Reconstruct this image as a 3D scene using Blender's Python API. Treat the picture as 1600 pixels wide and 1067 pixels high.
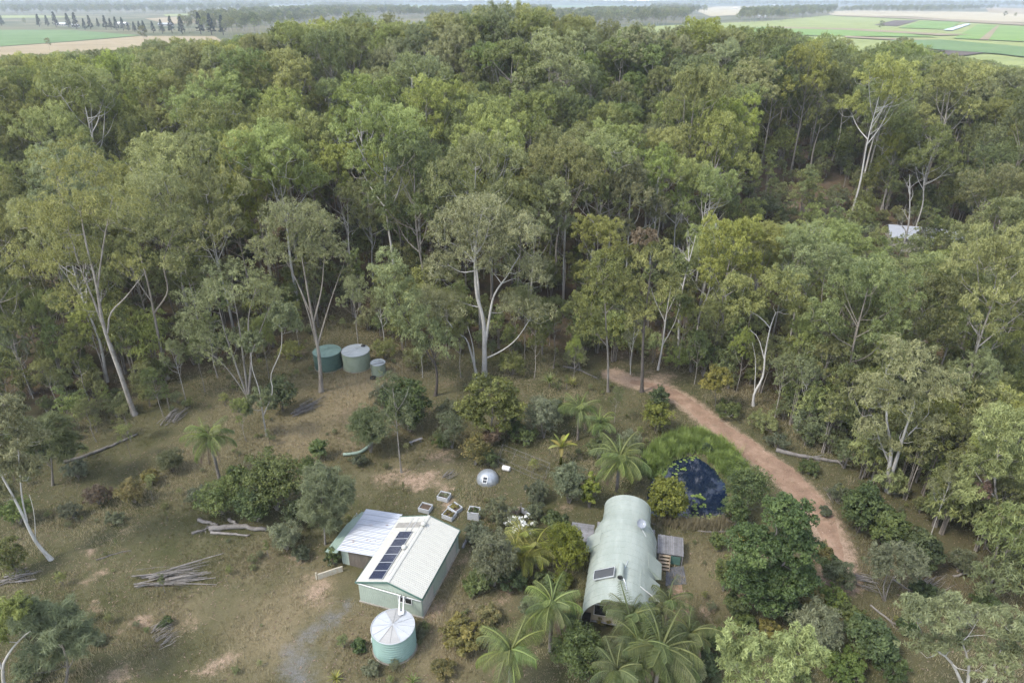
import bpy, math, random
import numpy as np
from mathutils import Vector, Matrix, noise as mnoise

# ------------------------------------------------------------------ camera, world, sun, exposure
SC = bpy.context.scene
for _o in list(bpy.data.objects): bpy.data.objects.remove(_o)
PITCH = math.radians(26.565); FPX = 1067.0; CAMZ = 47.0
cd = bpy.data.cameras.new('camera'); cam = bpy.data.objects.new('camera', cd)
SC.collection.objects.link(cam); SC.camera = cam
cam.location = (0, 0, CAMZ); cam.rotation_euler = (math.pi/2 - PITCH, 0, 0)
cd.sensor_width = 36.0; cd.lens = 24.0; cd.clip_start = 0.5; cd.clip_end = 40000.0

SUN_EL, SUN_AZ = math.radians(52), math.radians(-118)      # azimuth measured from +Y towards +X
w = bpy.data.worlds.new('World'); SC.world = w; w.use_nodes = True
nt = w.node_tree; nt.nodes.clear()
N = nt.nodes.new; L = nt.links.new
sky = N('ShaderNodeTexSky'); sky.sky_type = 'NISHITA'; sky.sun_disc = False
sky.sun_elevation = SUN_EL; sky.sun_rotation = SUN_AZ; sky.altitude = 100; sky.dust_density = 1.0
tc = N('ShaderNodeTexCoord'); mp = N('ShaderNodeMapping'); mp.inputs['Scale'].default_value = (1.6, 1.6, 3.2)
L(tc.outputs['Generated'], mp.inputs['Vector'])
nz = N('ShaderNodeTexNoise'); nz.inputs['Scale'].default_value = 1.7; nz.inputs['Detail'].default_value = 7
nz.inputs['Roughness'].default_value = 0.62
L(mp.outputs['Vector'], nz.inputs['Vector'])
cr = N('ShaderNodeValToRGB'); cr.color_ramp.elements[0].position = 0.46; cr.color_ramp.elements[1].position = 0.64
L(nz.outputs['Fac'], cr.inputs['Fac'])
mx = N('ShaderNodeMixRGB'); mx.inputs['Color2'].default_value = (7.3, 7.0, 6.5, 1)
L(cr.outputs['Color'], mx.inputs['Fac']); L(sky.outputs['Color'], mx.inputs['Color1'])
bg = N('ShaderNodeBackground'); bg.inputs['Strength'].default_value = 0.15
wo = N('ShaderNodeOutputWorld')
L(mx.outputs['Color'], bg.inputs['Color']); L(bg.outputs['Background'], wo.inputs['Surface'])

sd = bpy.data.lights.new('sun', 'SUN'); sd.energy = 1.5; sd.angle = math.radians(12); sd.color = (1.0, 0.95, 0.86)
sun = bpy.data.objects.new('sun', sd); SC.collection.objects.link(sun)
_to = Vector((math.sin(SUN_AZ)*math.cos(SUN_EL), math.cos(SUN_AZ)*math.cos(SUN_EL), math.sin(SUN_EL)))
sun.rotation_euler = _to.to_track_quat('Z', 'Y').to_euler(); sun.location = (0, 0, 200)

vs = SC.view_settings; vs.view_transform = 'Standard'; vs.look = 'None'; vs.exposure = 1.74; vs.gamma = 1.0
vs.use_curve_mapping = False
SC.render.engine = 'CYCLES'
cy = SC.cycles; cy.max_bounces = 5; cy.diffuse_bounces = 3; cy.glossy_bounces = 2; cy.transmission_bounces = 3
cy.volume_bounces = 0; cy.transparent_max_bounces = 4; cy.caustics_reflective = False; cy.caustics_refractive = False
cy.use_denoising = True; cy.use_adaptive_sampling = True; cy.adaptive_threshold = 0.02
try: cy.denoiser = 'OPENIMAGEDENOISE'
except Exception: pass

# ------------------------------------------------------------------ photograph pixel -> place
_FW = np.array([0, math.cos(PITCH), -math.sin(PITCH)]); _UP = np.array([0, math.sin(PITCH), math.cos(PITCH)])
CAM = np.array([0, 0, CAMZ])
def ray(px, py):
    return _FW + np.array([1., 0, 0])*((px-800)/FPX) + _UP*((533.5-py)/FPX)
def G(px, py, z=0.0):                 # point on the level z seen at that pixel
    d = ray(px, py); return CAM + d*((z-CAMZ)/d[2])
def VP(px, py, Y):                    # point at distance Y ahead
    d = ray(px, py); return CAM + d*(Y/d[1])
def GT(px, py):                       # point on the terrain
    z = 0.0
    for _ in range(12):
        p = G(px, py, z); z2 = float(hgt(p[0], p[1]))
        z = z + 0.6*(z2-z)
    return np.array([p[0], p[1], hgt(p[0], p[1])])

# ------------------------------------------------------------------ helpers: objects
COL = SC.collection
def link(o): COL.objects.link(o); return o
def tag(o, label=None, cat=None, group=None, kind=None):
    if label: o['label'] = label
    if cat: o['category'] = cat
    if group: o['group'] = group
    if kind: o['kind'] = kind
    return o
def thing(name, label, cat, loc=(0, 0, 0), rotz=0.0, group=None):
    o = bpy.data.objects.new(name, None); link(o); o.empty_display_size = 0.3
    o.location = loc; o.rotation_euler = (0, 0, rotz); return tag(o, label, cat, group)
def put(name, me, parent=None, loc=None, rot=None, scale=None):
    o = bpy.data.objects.new(name, me); link(o)
    if parent is not None: o.parent = parent
    if loc is not None: o.location = loc
    if rot is not None: o.rotation_euler = rot
    if scale is not None: o.scale = scale
    return o
def copy_tree(o, parent=None):
    c = o.copy(); link(c)
    if parent is not None: c.parent = parent; c.matrix_parent_inverse = o.matrix_parent_inverse.copy()
    for ch in o.children: copy_tree(ch, c)
    return c

# ------------------------------------------------------------------ helpers: meshes
def fast_mesh(name, verts, faces, mats=(), tint=None, midx=None, smooth=False):
    """verts (n,3), faces (m,k) all of one size k"""
    me = bpy.data.meshes.new(name)
    verts = np.asarray(verts, np.float32); faces = np.asarray(faces, np.int32)
    n, (m, k) = len(verts), faces.shape
    me.vertices.add(n); me.vertices.foreach_set('co', verts.ravel())
    me.loops.add(m*k); me.loops.foreach_set('vertex_index', faces.ravel())
    me.polygons.add(m); me.polygons.foreach_set('loop_start', np.arange(0, m*k, k, dtype=np.int32))
    me.polygons.foreach_set('loop_total', np.full(m, k, np.int32))
    if midx is not None: me.polygons.foreach_set('material_index', np.asarray(midx, np.int32))
    me.polygons.foreach_set('use_smooth', np.full(m, smooth, dtype=bool))
    if tint is not None:
        a = me.attributes.new('tint', 'FLOAT', 'POINT'); a.data.foreach_set('value', np.asarray(tint, np.float32))
    for mt in mats: me.materials.append(mt)
    me.update(calc_edges=True); me.validate()
    return me

class MB:
    """collects shapes into one mesh"""
    def __init__(s): s.v = []; s.f = []; s.m = []
    def add(s, vs, fs, mi=0):
        o = len(s.v); s.v += [tuple(map(float, p)) for p in vs]; s.f += [tuple(i+o for i in f) for f in fs]; s.m += [mi]*len(fs); return s
    def hexa(s, p, mi=0):      # 8 points: 4 bottom ccw, 4 top ccw
        return s.add(p, [(3, 2, 1, 0), (4, 5, 6, 7), (0, 1, 5, 4), (1, 2, 6, 5), (2, 3, 7, 6), (3, 0, 4, 7)], mi)
    def box(s, x0, x1, y0, y1, z0, z1, mi=0):
        return s.hexa([(x0, y0, z0), (x1, y0, z0), (x1, y1, z0), (x0, y1, z0), (x0, y0, z1), (x1, y0, z1), (x1, y1, z1), (x0, y1, z1)], mi)
    def slab(s, quad, t, mi=0):   # quad of 4 points, thickness t along -normal
        q = [Vector(p) for p in quad]; n = (q[1]-q[0]).cross(q[3]-q[0]).normalized()*t
        return s.hexa([tuple(p-n) for p in q]+[tuple(p) for p in q], mi)
    def tube(s, path, radii, sides=8, mi=0, cap=True):
        v, f = tube_geo(np.asarray(path, float), np.asarray(radii, float)*np.ones(len(path)), sides)
        s.add(v, f.tolist(), mi)
        if cap:
            k = len(v); b = len(s.v)-k
            s.f.append(tuple(b+i for i in range(sides))[::-1]); s.m.append(mi)
            s.f.append(tuple(b+k-sides+i for i in range(sides))); s.m.append(mi)
        return s
    def lathe(s, prof, seg=32, mi=0, c=(0, 0)):
        vs = []; fs = []
        for (r, z) in prof:
            for i in range(seg):
                a = 2*math.pi*i/seg; vs.append((c[0]+r*math.cos(a), c[1]+r*math.sin(a), z))
        for j in range(len(prof)-1):
            for i in range(seg):
                i2 = (i+1) % seg; fs.append((j*seg+i, j*seg+i2, (j+1)*seg+i2, (j+1)*seg+i))
        return s.add(vs, fs, mi)
    def mesh(s, name, *mats, smooth=False):
        me = bpy.data.meshes.new(name); me.from_pydata(s.v, [], s.f)
        for mt in mats: me.materials.append(mt)
        me.polygons.foreach_set('material_index', s.m)
        if smooth: me.polygons.foreach_set('use_smooth', [True]*len(s.f))
        me.update(); return me

def tube_geo(P, R, sides):
    n = len(P); T = np.gradient(P, axis=0); T /= np.linalg.norm(T, axis=1)[:, None]+1e-9
    ref = np.array([0.31, 0.17, 0.93]) if abs(T[:, 2]).mean() < 0.8 else np.array([0.93, 0.31, 0.1])
    A = np.cross(T, ref); A /= np.linalg.norm(A, axis=1)[:, None]+1e-9; Bv = np.cross(T, A)
    ang = np.arange(sides)*2*math.pi/sides
    ring = (np.cos(ang)[None, :, None]*A[:, None, :]+np.sin(ang)[None, :, None]*Bv[:, None, :])*R[:, None, None]
    v = (P[:, None, :]+ring).reshape(-1, 3)
    i = np.arange(sides); i2 = (i+1) % sides; f = []
    for j in range(n-1):
        f.append(np.stack([j*sides+i, j*sides+i2, (j+1)*sides+i2, (j+1)*sides+i], 1))
    return v, np.concatenate(f)

# ------------------------------------------------------------------ materials
def new_mat(name):
    m = bpy.data.materials.new(name); m.use_nodes = True; t = m.node_tree; t.nodes.clear()
    return m, t, t.nodes.new, t.links.new
def mix(t, fac, c1, c2, mode='MIX'):
    n = t.nodes.new('ShaderNodeMixRGB'); n.blend_type = mode
    for sock, v in ((n.inputs[0], fac), (n.inputs[1], c1), (n.inputs[2], c2)):
        if isinstance(v, (int, float)): sock.default_value = v
        elif isinstance(v, (tuple, list)): sock.default_value = (*v, 1) if len(v) == 3 else v
        else: t.links.new(v, sock)
    return n.outputs[0]
def ramp(t, src, stops):
    n = t.nodes.new('ShaderNodeValToRGB'); e = n.color_ramp.elements
    while len(e) < len(stops): e.new(0.5)
    for el, (p, c) in zip(e, stops):
        el.position = p; el.color = (c, c, c, 1) if isinstance(c, (int, float)) else (*c, 1)
    t.links.new(src, n.inputs[0]); return n.outputs[0]
def noise(t, scale, detail=4, rough=0.55, vec=None, dist=0.0):
    n = t.nodes.new('ShaderNodeTexNoise'); n.inputs['Scale'].default_value = scale; n.inputs['Detail'].default_value = detail
    n.inputs['Roughness'].default_value = rough; n.inputs['Distortion'].default_value = dist
    if vec is not None: t.links.new(vec, n.inputs['Vector'])
    return n.outputs['Fac']
def coords(t, kind='Object', scale=None):
    c = t.nodes.new('ShaderNodeTexCoord').outputs[kind]
    if scale is None: return c
    m = t.nodes.new('ShaderNodeMapping'); m.inputs['Scale'].default_value = scale; t.links.new(c, m.inputs['Vector']); return m.outputs[0]
def attr(t, name):
    n = t.nodes.new('ShaderNodeAttribute'); n.attribute_name = name; return n.outputs['Fac']
def finish(t, col, rough=0.7, spec=0.3, metal=0.0, bump=None, bstr=0.3, bdist=0.02, **kw):
    b = t.nodes.new('ShaderNodeBsdfPrincipled'); o = t.nodes.new('ShaderNodeOutputMaterial')
    for k, v in (('Base Color', col), ('Roughness', rough), ('Specular IOR Level', spec), ('Metallic', metal)):
        if isinstance(v, (int, float)): b.inputs[k].default_value = v
        elif isinstance(v, tuple): b.inputs[k].default_value = (*v, 1)
        else: t.links.new(v, b.inputs[k])
    if bump is not None:
        n = t.nodes.new('ShaderNodeBump'); n.inputs['Strength'].default_value = bstr; n.inputs['Distance'].default_value = bdist
        t.links.new(bump, n.inputs['Height']); t.links.new(n.outputs[0], b.inputs['Normal'])
    t.links.new(b.outputs[0], o.inputs[0]); return b
def plain(name, c, rough=0.6, metal=0.0, spec=0.3, var=0.25, scale=3.0, dirt=None, dirt_amt=0.5):
    m, t, Nn, Ll = new_mat(name)
    oc = coords(t); nz1 = noise(t, scale, 6, 0.6, oc); nz2 = noise(t, scale*9, 3, 0.6, oc)
    f = mix(t, 0.35, nz1, nz2)
    lo = tuple(x*(1-var) for x in c); hi = tuple(min(1, x*(1+var)) for x in c)
    col = ramp(t, f, [(0.3, lo), (0.7, hi)])
    if dirt is not None:
        d = noise(t, scale*0.8, 7, 0.7, coords(t, 'Object', (1.3, 0.9, 1.1)))
        col = mix(t, ramp(t, d, [(0.5, 0.0), (0.72, dirt_amt)]), col, dirt)
    finish(t, col, rough, spec, metal, bump=nz2, bstr=0.1, bdist=0.01); return m
def leaf_mat(name, dark, mid, light, transl=0.40, gloss=0.25, hue=0.02):
    m, t, Nn, Ll = new_mat(name)
    a = attr(t, 'tint'); col = ramp(t, a, [(0.0, dark), (0.5, mid), (1.0, light)])
    oi = Nn('ShaderNodeObjectInfo')
    hs = Nn('ShaderNodeHueSaturation')
    def rng(lo, hi, src):
        r = Nn('ShaderNodeMapRange'); r.inputs[3].default_value = lo; r.inputs[4].default_value = hi; Ll(src, r.inputs[0]); return r.outputs[0]
    Ll(rng(0.5-hue, 0.5+hue, oi.outputs['Random']), hs.inputs['Hue'])
    mul = Nn('ShaderNodeMath'); mul.operation = 'MULTIPLY'; mul.inputs[1].default_value = 7.31; Ll(oi.outputs['Random'], mul.inputs[0])
    fr = Nn('ShaderNodeMath'); fr.operation = 'FRACT'; Ll(mul.outputs[0], fr.inputs[0])
    Ll(rng(0.78, 1.22, fr.outputs[0]), hs.inputs['Value'])
    mul2 = Nn('ShaderNodeMath'); mul2.operation = 'MULTIPLY'; mul2.inputs[1].default_value = 13.7; Ll(oi.outputs['Random'], mul2.inputs[0])
    fr2 = Nn('ShaderNodeMath'); fr2.operation = 'FRACT'; Ll(mul2.outputs[0], fr2.inputs[0])
    Ll(rng(0.80, 0.99, fr2.outputs[0]), hs.inputs['Saturation'])
    Ll(col, hs.inputs['Color'])
    d = Nn('ShaderNodeBsdfPrincipled'); Ll(hs.outputs[0], d.inputs['Base Color']); d.inputs['Roughness'].default_value = 0.55
    d.inputs['Specular IOR Level'].default_value = gloss
    tr = Nn('ShaderNodeBsdfTranslucent'); Ll(hs.outputs[0], tr.inputs['Color'])
    ms = Nn('ShaderNodeMixShader'); ms.inputs[0].default_value = transl
    o = Nn('ShaderNodeOutputMaterial')
    Ll(d.outputs[0], ms.inputs[1]); Ll(tr.outputs[0], ms.inputs[2]); Ll(ms.outputs[0], o.inputs[0]); return m
def bark_mat(name, pale, dark, streak=0.5):
    m, t, Nn, Ll = new_mat(name)
    oc = coords(t, 'Object', (1.5, 1.5, 0.5)); n1 = noise(t, 1.6, 6, 0.65, oc); n2 = noise(t, 9, 4, 0.6, coords(t, 'Object', (2, 2, 0.4)))
    col = ramp(t, mix(t, 0.4, n1, n2), [(0.5-0.3*streak, dark), (0.5+0.1*streak, pale)])
    oi = Nn('ShaderNodeObjectInfo'); r = Nn('ShaderNodeMapRange'); r.inputs[3].default_value = 0.75; r.inputs[4].default_value = 1.15
    Ll(oi.outputs['Random'], r.inputs[0]); hs = Nn('ShaderNodeHueSaturation'); Ll(r.outputs[0], hs.inputs['Value']); Ll(col, hs.inputs['Color'])
    finish(t, hs.outputs[0], 0.85, 0.15, bump=n2, bstr=0.4, bdist=0.03); return m

M = {}
M['gum_olive'] = leaf_mat('gum_leaf_olive', (0.12, 0.136, 0.038), (0.205, 0.226, 0.062), (0.32, 0.336, 0.1))
M['gum_yellow'] = leaf_mat('gum_leaf_yellow_green', (0.138, 0.162, 0.032), (0.232, 0.262, 0.052), (0.355, 0.38, 0.09))
M['gum_grey'] = leaf_mat('gum_leaf_grey_green', (0.122, 0.136, 0.05), (0.206, 0.224, 0.084), (0.32, 0.336, 0.136))
M['gum_dark'] = leaf_mat('gum_leaf_dark', (0.098, 0.12, 0.036), (0.164, 0.19, 0.056), (0.255, 0.28, 0.086))
M['she_oak'] = leaf_mat('she_oak_needle', (0.09, 0.108, 0.046), (0.145, 0.166, 0.07), (0.212, 0.235, 0.106))
M['broad_dark'] = leaf_mat('broadleaf_dark_green', (0.034, 0.052, 0.018), (0.066, 0.096, 0.03), (0.12, 0.155, 0.046), hue=0.012)
M['broad_green'] = leaf_mat('broadleaf_green', (0.05, 0.07, 0.018), (0.1, 0.134, 0.032), (0.175, 0.208, 0.052), hue=0.015)
M['broad_lime'] = leaf_mat('broadleaf_lime', (0.075, 0.09, 0.012), (0.15, 0.172, 0.024), (0.25, 0.265, 0.042), hue=0.01)
M['broad_gold'] = leaf_mat('broadleaf_gold', (0.09, 0.084, 0.02), (0.17, 0.15, 0.03), (0.29, 0.235, 0.045), hue=0.01)
M['broad_rust'] = leaf_mat('broadleaf_rust', (0.112, 0.108, 0.033), (0.195, 0.173, 0.051), (0.323, 0.24, 0.075), hue=0.01)
M['broad_grey'] = leaf_mat('broadleaf_grey', (0.088, 0.1, 0.05), (0.142, 0.156, 0.08), (0.225, 0.24, 0.13))
M['palm_green'] = leaf_mat('palm_leaf_green', (0.055, 0.078, 0.018), (0.108, 0.145, 0.034), (0.2, 0.235, 0.06), gloss=0.22)
M['palm_dark'] = leaf_mat('palm_leaf_dark', (0.042, 0.056, 0.018), (0.086, 0.11, 0.032), (0.16, 0.18, 0.058), gloss=0.22)
M['palm_yellow'] = leaf_mat('palm_leaf_yellow', (0.09, 0.11, 0.018), (0.175, 0.19, 0.03), (0.3, 0.29, 0.05), gloss=0.22)
M['dead_leaf'] = leaf_mat('dead_leaf', (0.12, 0.08, 0.05), (0.21, 0.145, 0.095), (0.3, 0.215, 0.15))
M['white_flower'] = leaf_mat('white_flower', (0.55, 0.55, 0.5), (0.7, 0.7, 0.66), (0.8, 0.8, 0.78), transl=0.2)
M['bark_white'] = bark_mat('bark_white', (0.403, 0.389, 0.36), (0.158, 0.137, 0.115), 0.8)
M['bark_grey'] = bark_mat('bark_grey', (0.216, 0.194, 0.166), (0.086, 0.072, 0.061))
M['bark_pale'] = bark_mat('bark_pale', (0.302, 0.277, 0.245), (0.108, 0.09, 0.072))
M['bark_dark'] = bark_mat('bark_dark', (0.09, 0.078, 0.068), (0.03, 0.026, 0.022))
M['dead_wood'] = bark_mat('dead_wood', (0.185, 0.170, 0.155), (0.075, 0.066, 0.058))
M['dry_grass'] = leaf_mat('dry_grass', (0.088, 0.09, 0.036), (0.172, 0.15, 0.08), (0.295, 0.25, 0.15), transl=0.2, gloss=0.2, hue=0.0)
M['reed'] = leaf_mat('reed_green', (0.07, 0.115, 0.012), (0.145, 0.215, 0.024), (0.25, 0.325, 0.045), hue=0.0)

# ------------------------------------------------------------------ terrain
def sstep(a, b, x): t = np.clip((x-a)/(b-a), 0, 1); return t*t*(3-2*t)
POND = np.array([G(*p)[:2] for p in [(1008, 770), (1018, 738), (1045, 716), (1085, 705), (1118, 728), (1136, 752), (1142, 780), (1135, 806), (1100, 815), (1050, 812), (1015, 800)]])
def poly_dist(P, poly):
    """signed distance (negative inside) of points P (n,2) to polygon"""
    x, y = P[:, 0], P[:, 1]; d = np.full(len(P), 1e9); ins = np.zeros(len(P), bool)
    for i in range(len(poly)):
        a, b = poly[i], poly[(i+1) % len(poly)]; e = b-a; wv = P-a
        tt = np.clip((wv@e)/(e@e), 0, 1); d = np.minimum(d, np.hypot(*(wv-tt[:, None]*e).T))
        c = (a[1] > y) != (b[1] > y)
        with np.errstate(divide='ignore', invalid='ignore'):
            ins ^= c & (x < (b[0]-a[0])*(y-a[1])/(b[1]-a[1])+a[0])
    return np.where(ins, -d, d)
PLAIN = 9.0
def hgt(x, y):
    x = np.asarray(x, float); y = np.asarray(y, float)
    r = 20.0*np.exp(-((x+5)/100.0)**2/2)*np.exp(-((y-195)/48.0)**2/2)
    r = r*sstep(95, 165, y)
    r = r + 0.9*np.sin(x*0.045+1.3)*np.sin(y*0.05)*sstep(105, 160, y)*(1-sstep(380, 450, y))
    r = r + PLAIN*sstep(400, 620, y)
    sh = np.shape(r); P = np.stack([np.ravel(x+0*r), np.ravel(y+0*r)], 1)
    near = (np.abs(P[:, 0]-19) < 14) & (np.abs(P[:, 1]-60) < 16)
    out = np.ravel(r).copy()
    if near.any():
        dd = poly_dist(P[near], POND); out[near] += -0.9*sstep(0.8, -1.6, dd)
    return out.reshape(sh) if sh else float(out[0])

CLEAR_PX = [(-400, 660), (60, 640), (215, 600), (330, 570), (440, 540), (500, 500), (575, 495), (620, 530), (700, 545), (850, 545), (930, 560), (1000, 560), (1090, 580), (1190, 625), (1300, 680), (1420, 700), (1800, 730), (1800, 1400), (-400, 1400)]
CLEAR = np.array([G(*p)[:2] for p in CLEAR_PX])
CLEAR2 = np.array([G(*p, 3)[:2] for p in [(1180, 335), (1320, 330), (1350, 352), (1200, 352)]])
def clearing(P): return np.minimum(poly_dist(P, CLEAR), 1e9)

rs = np.random.RandomState(7)
ys = np.concatenate([np.arange(18, 104, 0.55), 104*np.power(1.028, np.arange(0, 175))]); ys = ys[ys < 11500]
nc = 190; uu = np.linspace(-1, 1, nc); uu = np.sign(uu)*np.abs(uu)**1.15
X = np.stack([uu*(0.95*y+34) for y in ys]); Y = np.repeat(ys[:, None], nc, 1)
Z = hgt(X, Y)
gv = np.stack([X.ravel(), Y.ravel(), Z.ravel()], 1)
nr = len(ys); ii = (np.arange(nr-1)[:, None]*nc+np.arange(nc-1)[None, :]).ravel()
gf = np.stack([ii, ii+1, ii+nc+1, ii+nc], 1)
# where the ground is bare, straw-coloured, gravelly or forest floor: patches with shapes of their own
def blob(P, px, py, r, sq=1.0):
    c = G(px, py); wx = .45*np.sin(P[:, 1]*2.1+px)+.3*np.sin(P[:, 0]*3.7+P[:, 1]*1.3+py); wy = .45*np.sin(P[:, 0]*1.9+py)+.3*np.sin(P[:, 1]*4.1-P[:, 0]*1.7+px); P = P+np.column_stack([wx, wy])*min(1., r)
    return np.exp(-(((P[:, 0]-c[0])/r)**2+((P[:, 1]-c[1])/(r*sq))**2))
P2 = gv[:, :2]
dirt = np.zeros(len(P2))
for (px, py, r, sq, a) in [(150, 857, 1.0, 1.0, .9), (145, 905, .8, 1.6, .9), (135, 960, 1.1, 1.2, .9), (190, 830, .8, 1.8, .6), (145, 890, 1.2, .4, .7), (215, 975, 1.7, .7, .9), (300, 975, 1.8, .8, .6),
        (260, 905, 2.4, .5, .6), (340, 1040, 1.9, .8, .8), (175, 1055, 1.8, .8, .8), (655, 750, 3.2, .7, 1.0), (610, 745, 2.6, .8, .8), (693, 757, 1.5, 1, .8), (700, 790, 1.4, 1.2, .9),
        (690, 712, 2.4, .8, .8), (470, 870, 1.6, .8, .8), (495, 915, 1.5, 1.2, .9), (500, 935, 1.2, 1.6, .8), (550, 640, 3.0, 1.6, .5), (545, 700, 1.8, 2.0, .6), (700, 600, 2.5, .8, .6),
        (680, 910, 1.2, 1.8, .9), (700, 880, .9, 2, .9), (675, 950, 1.4, 1.3, .9), (720, 870, 1.0, 2, .7), (1108, 960, .55, 3.2, 1.0), (1150, 975, .5, 2.4, .9), (1062, 930, .7, 1.6, 1.0), (1060, 960, .75, 2.0, .9),
        (880, 790, 1.5, 1, .7), (1060, 815, 2.0, .5, .7), (960, 560, 3.5, 1.2, .5), (900, 570, 3, 1.2, .5), (1030, 590, 3.5, 1, .8), (790, 935, 2.0, 1.2, .6), (850, 890, 2, .8, .6), (640, 545, 2.5, 1, .4),
        (450, 550, 5, .35, .7), (1000, 680, 2.2, 1.2, .6), (830, 660, 1.6, 1.5, .5), (1250, 320, 9, .6, .9), (290, 640, 4, .8, .3), (120, 620, 6, .8, .35), (1450, 900, 4, .8, .45), (1560, 900, 4, .8, .5), (1330, 860, 1.5, 1.5, .6)]:
    dirt = np.maximum(dirt, .86*a*blob(P2, px, py, r, sq))
_ct = np.array([G(*p)[:2] for p in [(960, 585), (985, 596), (1030, 606), (1072, 628), (1112, 660), (1168, 700), (1220, 738), (1262, 778), (1290, 820), (1305, 865), (1312, 905)]])
_tk = np.concatenate([_ct[i]+(_ct[i+1]-_ct[i])*np.linspace(0, 1, 12)[:, None] for i in range(len(_ct)-1)]); _nr = (np.abs(P2[:, 0]-24) < 20) & (P2[:, 1] < 100)
_td = np.full(len(P2), 99.); _td[_nr] = np.min(np.linalg.norm(P2[_nr][:, None]-_tk[None], axis=2), axis=1); dirt = np.maximum(dirt, .95*(1-sstep(1.0, 2.9, _td)))
_q = GT(1258, 325); dirt = np.maximum(dirt, .9*np.exp(-((P2[:, 0]-_q[0])/7)**2-((P2[:, 1]-_q[1])/2.5)**2))
gravel = np.zeros(len(P2))
for (px, py, r, sq) in [(465, 1050, 2.0, 1.2), (468, 1020, 1.7, 1.3), (490, 990, 1.3, 1.4), (525, 960, 1.1, 1.6), (545, 940, .9, 1.4), (350, 925, 1.8, .7)]:
    gravel = np.maximum(gravel, blob(P2, px, py, r, sq)*(.85 if px > 400 else .3))
straw = np.zeros(len(P2))
for (px, py, r, sq, a) in [(540, 620, 8, 1.5, .8), (470, 680, 6, 1.4, .7), (400, 880, 3, 1, .5), (480, 930, 3, 1.4, .8), (420, 980, 4, 1.2, .7), (270, 960, 3, 1, .5), (1100, 900, 3, 2, .4), (640, 700, 5, 1.5, .4), (330, 690, 4, 2, .4), (560, 1000, 3, 2, .6), (700, 1010, 4, 1.5, .6)]:
    straw = np.maximum(straw, a*blob(P2, px, py, r, sq))
dcl = clearing(P2)
forest = sstep(-5, 4, dcl)*(1-sstep(430, 560, P2[:, 1]))
lit = np.maximum(blob(P2, 1450, 900, 12, .9), blob(P2, 60, 650, 12, 1.0)); forest = np.maximum(forest, 0.5*lit)
gme = fast_mesh('ground', gv, gf, smooth=True)
for nm, arr in (('dirt', dirt), ('gravel', gravel), ('straw', straw), ('forest', forest), ('plain', sstep(430, 560, P2[:, 1]))):
    a = gme.attributes.new(nm, 'FLOAT', 'POINT'); a.data.foreach_set('value', arr.astype(np.float32))
m, t, Nn, Ll = new_mat('ground'); oc = coords(t)
n1 = noise(t, 0.22, 9, 0.68, oc); n2 = noise(t, 1.7, 8, 0.75, oc); n3 = noise(t, 14, 4, 0.7, oc); n4 = noise(t, 0.09, 4, 0.6, oc)
col = ramp(t, n1, [(0.30, (0.0344, 0.0372, 0.0147)), (0.44, (0.0516, 0.0495, 0.0235)), (0.58, (0.0737, 0.0664, 0.0354)), (0.72, (0.1007, 0.0901, 0.0516))])
col = mix(t, ramp(t, n2, [(0.42, 0.0), (0.66, 0.55)]), col, (0.0418, 0.0495, 0.0167))
st = mix(t, 1.0, attr(t, 'straw'), ramp(t, n2, [(0.3, 0.5), (0.6, 1.2)]), 'MULTIPLY')
col = mix(t, st, col, (0.1598, 0.1258, 0.0762))
fo = mix(t, n2, (0.051, 0.0381, 0.0245), (0.102, 0.0734, 0.0476))
fo = mix(t, ramp(t, n1, [(0.45, 0.0), (0.6, 0.7)]), fo, (0.0422, 0.0449, 0.019))
col = mix(t, attr(t, 'forest'), col, fo)
dm = Nn('ShaderNodeMath'); dm.operation = 'ADD'; Ll(attr(t, 'dirt'), dm.inputs[0])
dn = Nn('ShaderNodeMath'); dn.operation = 'MULTIPLY_ADD'; Ll(mix(t, 0.5, n2, n3), dn.inputs[0]); dn.inputs[1].default_value = 3.0; dn.inputs[2].default_value = -1.6
Ll(dn.outputs[0], dm.inputs[1])
col = mix(t, ramp(t, dm.outputs[0], [(0.30, 0.0), (0.75, 0.9)]), col, mix(t, n2, (0.200, 0.132, 0.092), (0.295, 0.222, 0.165)))
gm = Nn('ShaderNodeMath'); gm.operation = 'ADD'; Ll(attr(t, 'gravel'), gm.inputs[0]); Ll(dn.outputs[0], gm.inputs[1])
grav = mix(t, n3, (0.0578, 0.0578, 0.0598), (0.1598, 0.1564, 0.153))
col = mix(t, ramp(t, gm.outputs[0], [(0.30, 0.0), (0.9, 0.85)]), col, grav)
pl = ramp(t, noise(t, 0.006, 6, 0.6, oc, 1.0), [(0.36, (0.0428, 0.0539, 0.0224)), (0.5, (0.0836, 0.0853, 0.0426)), (0.62, (0.1224, 0.11, 0.0628))])
col = mix(t, attr(t, 'plain'), col, pl)
n5 = noise(t, 5.5, 6, 0.75, oc)
col = mix(t, 0.8, col, mix(t, 1.0, col, ramp(t, mix(t, 0.5, n3, n5), [(0.34, 0.35), (0.66, 1.75)]), 'MULTIPLY'))
finish(t, col, 0.95, 0.1, bump=mix(t, 0.5, n2, n3), bstr=0.6, bdist=0.08)
gme.materials.append(m)
ground = put('ground', gme); tag(ground, kind='structure')

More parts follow.
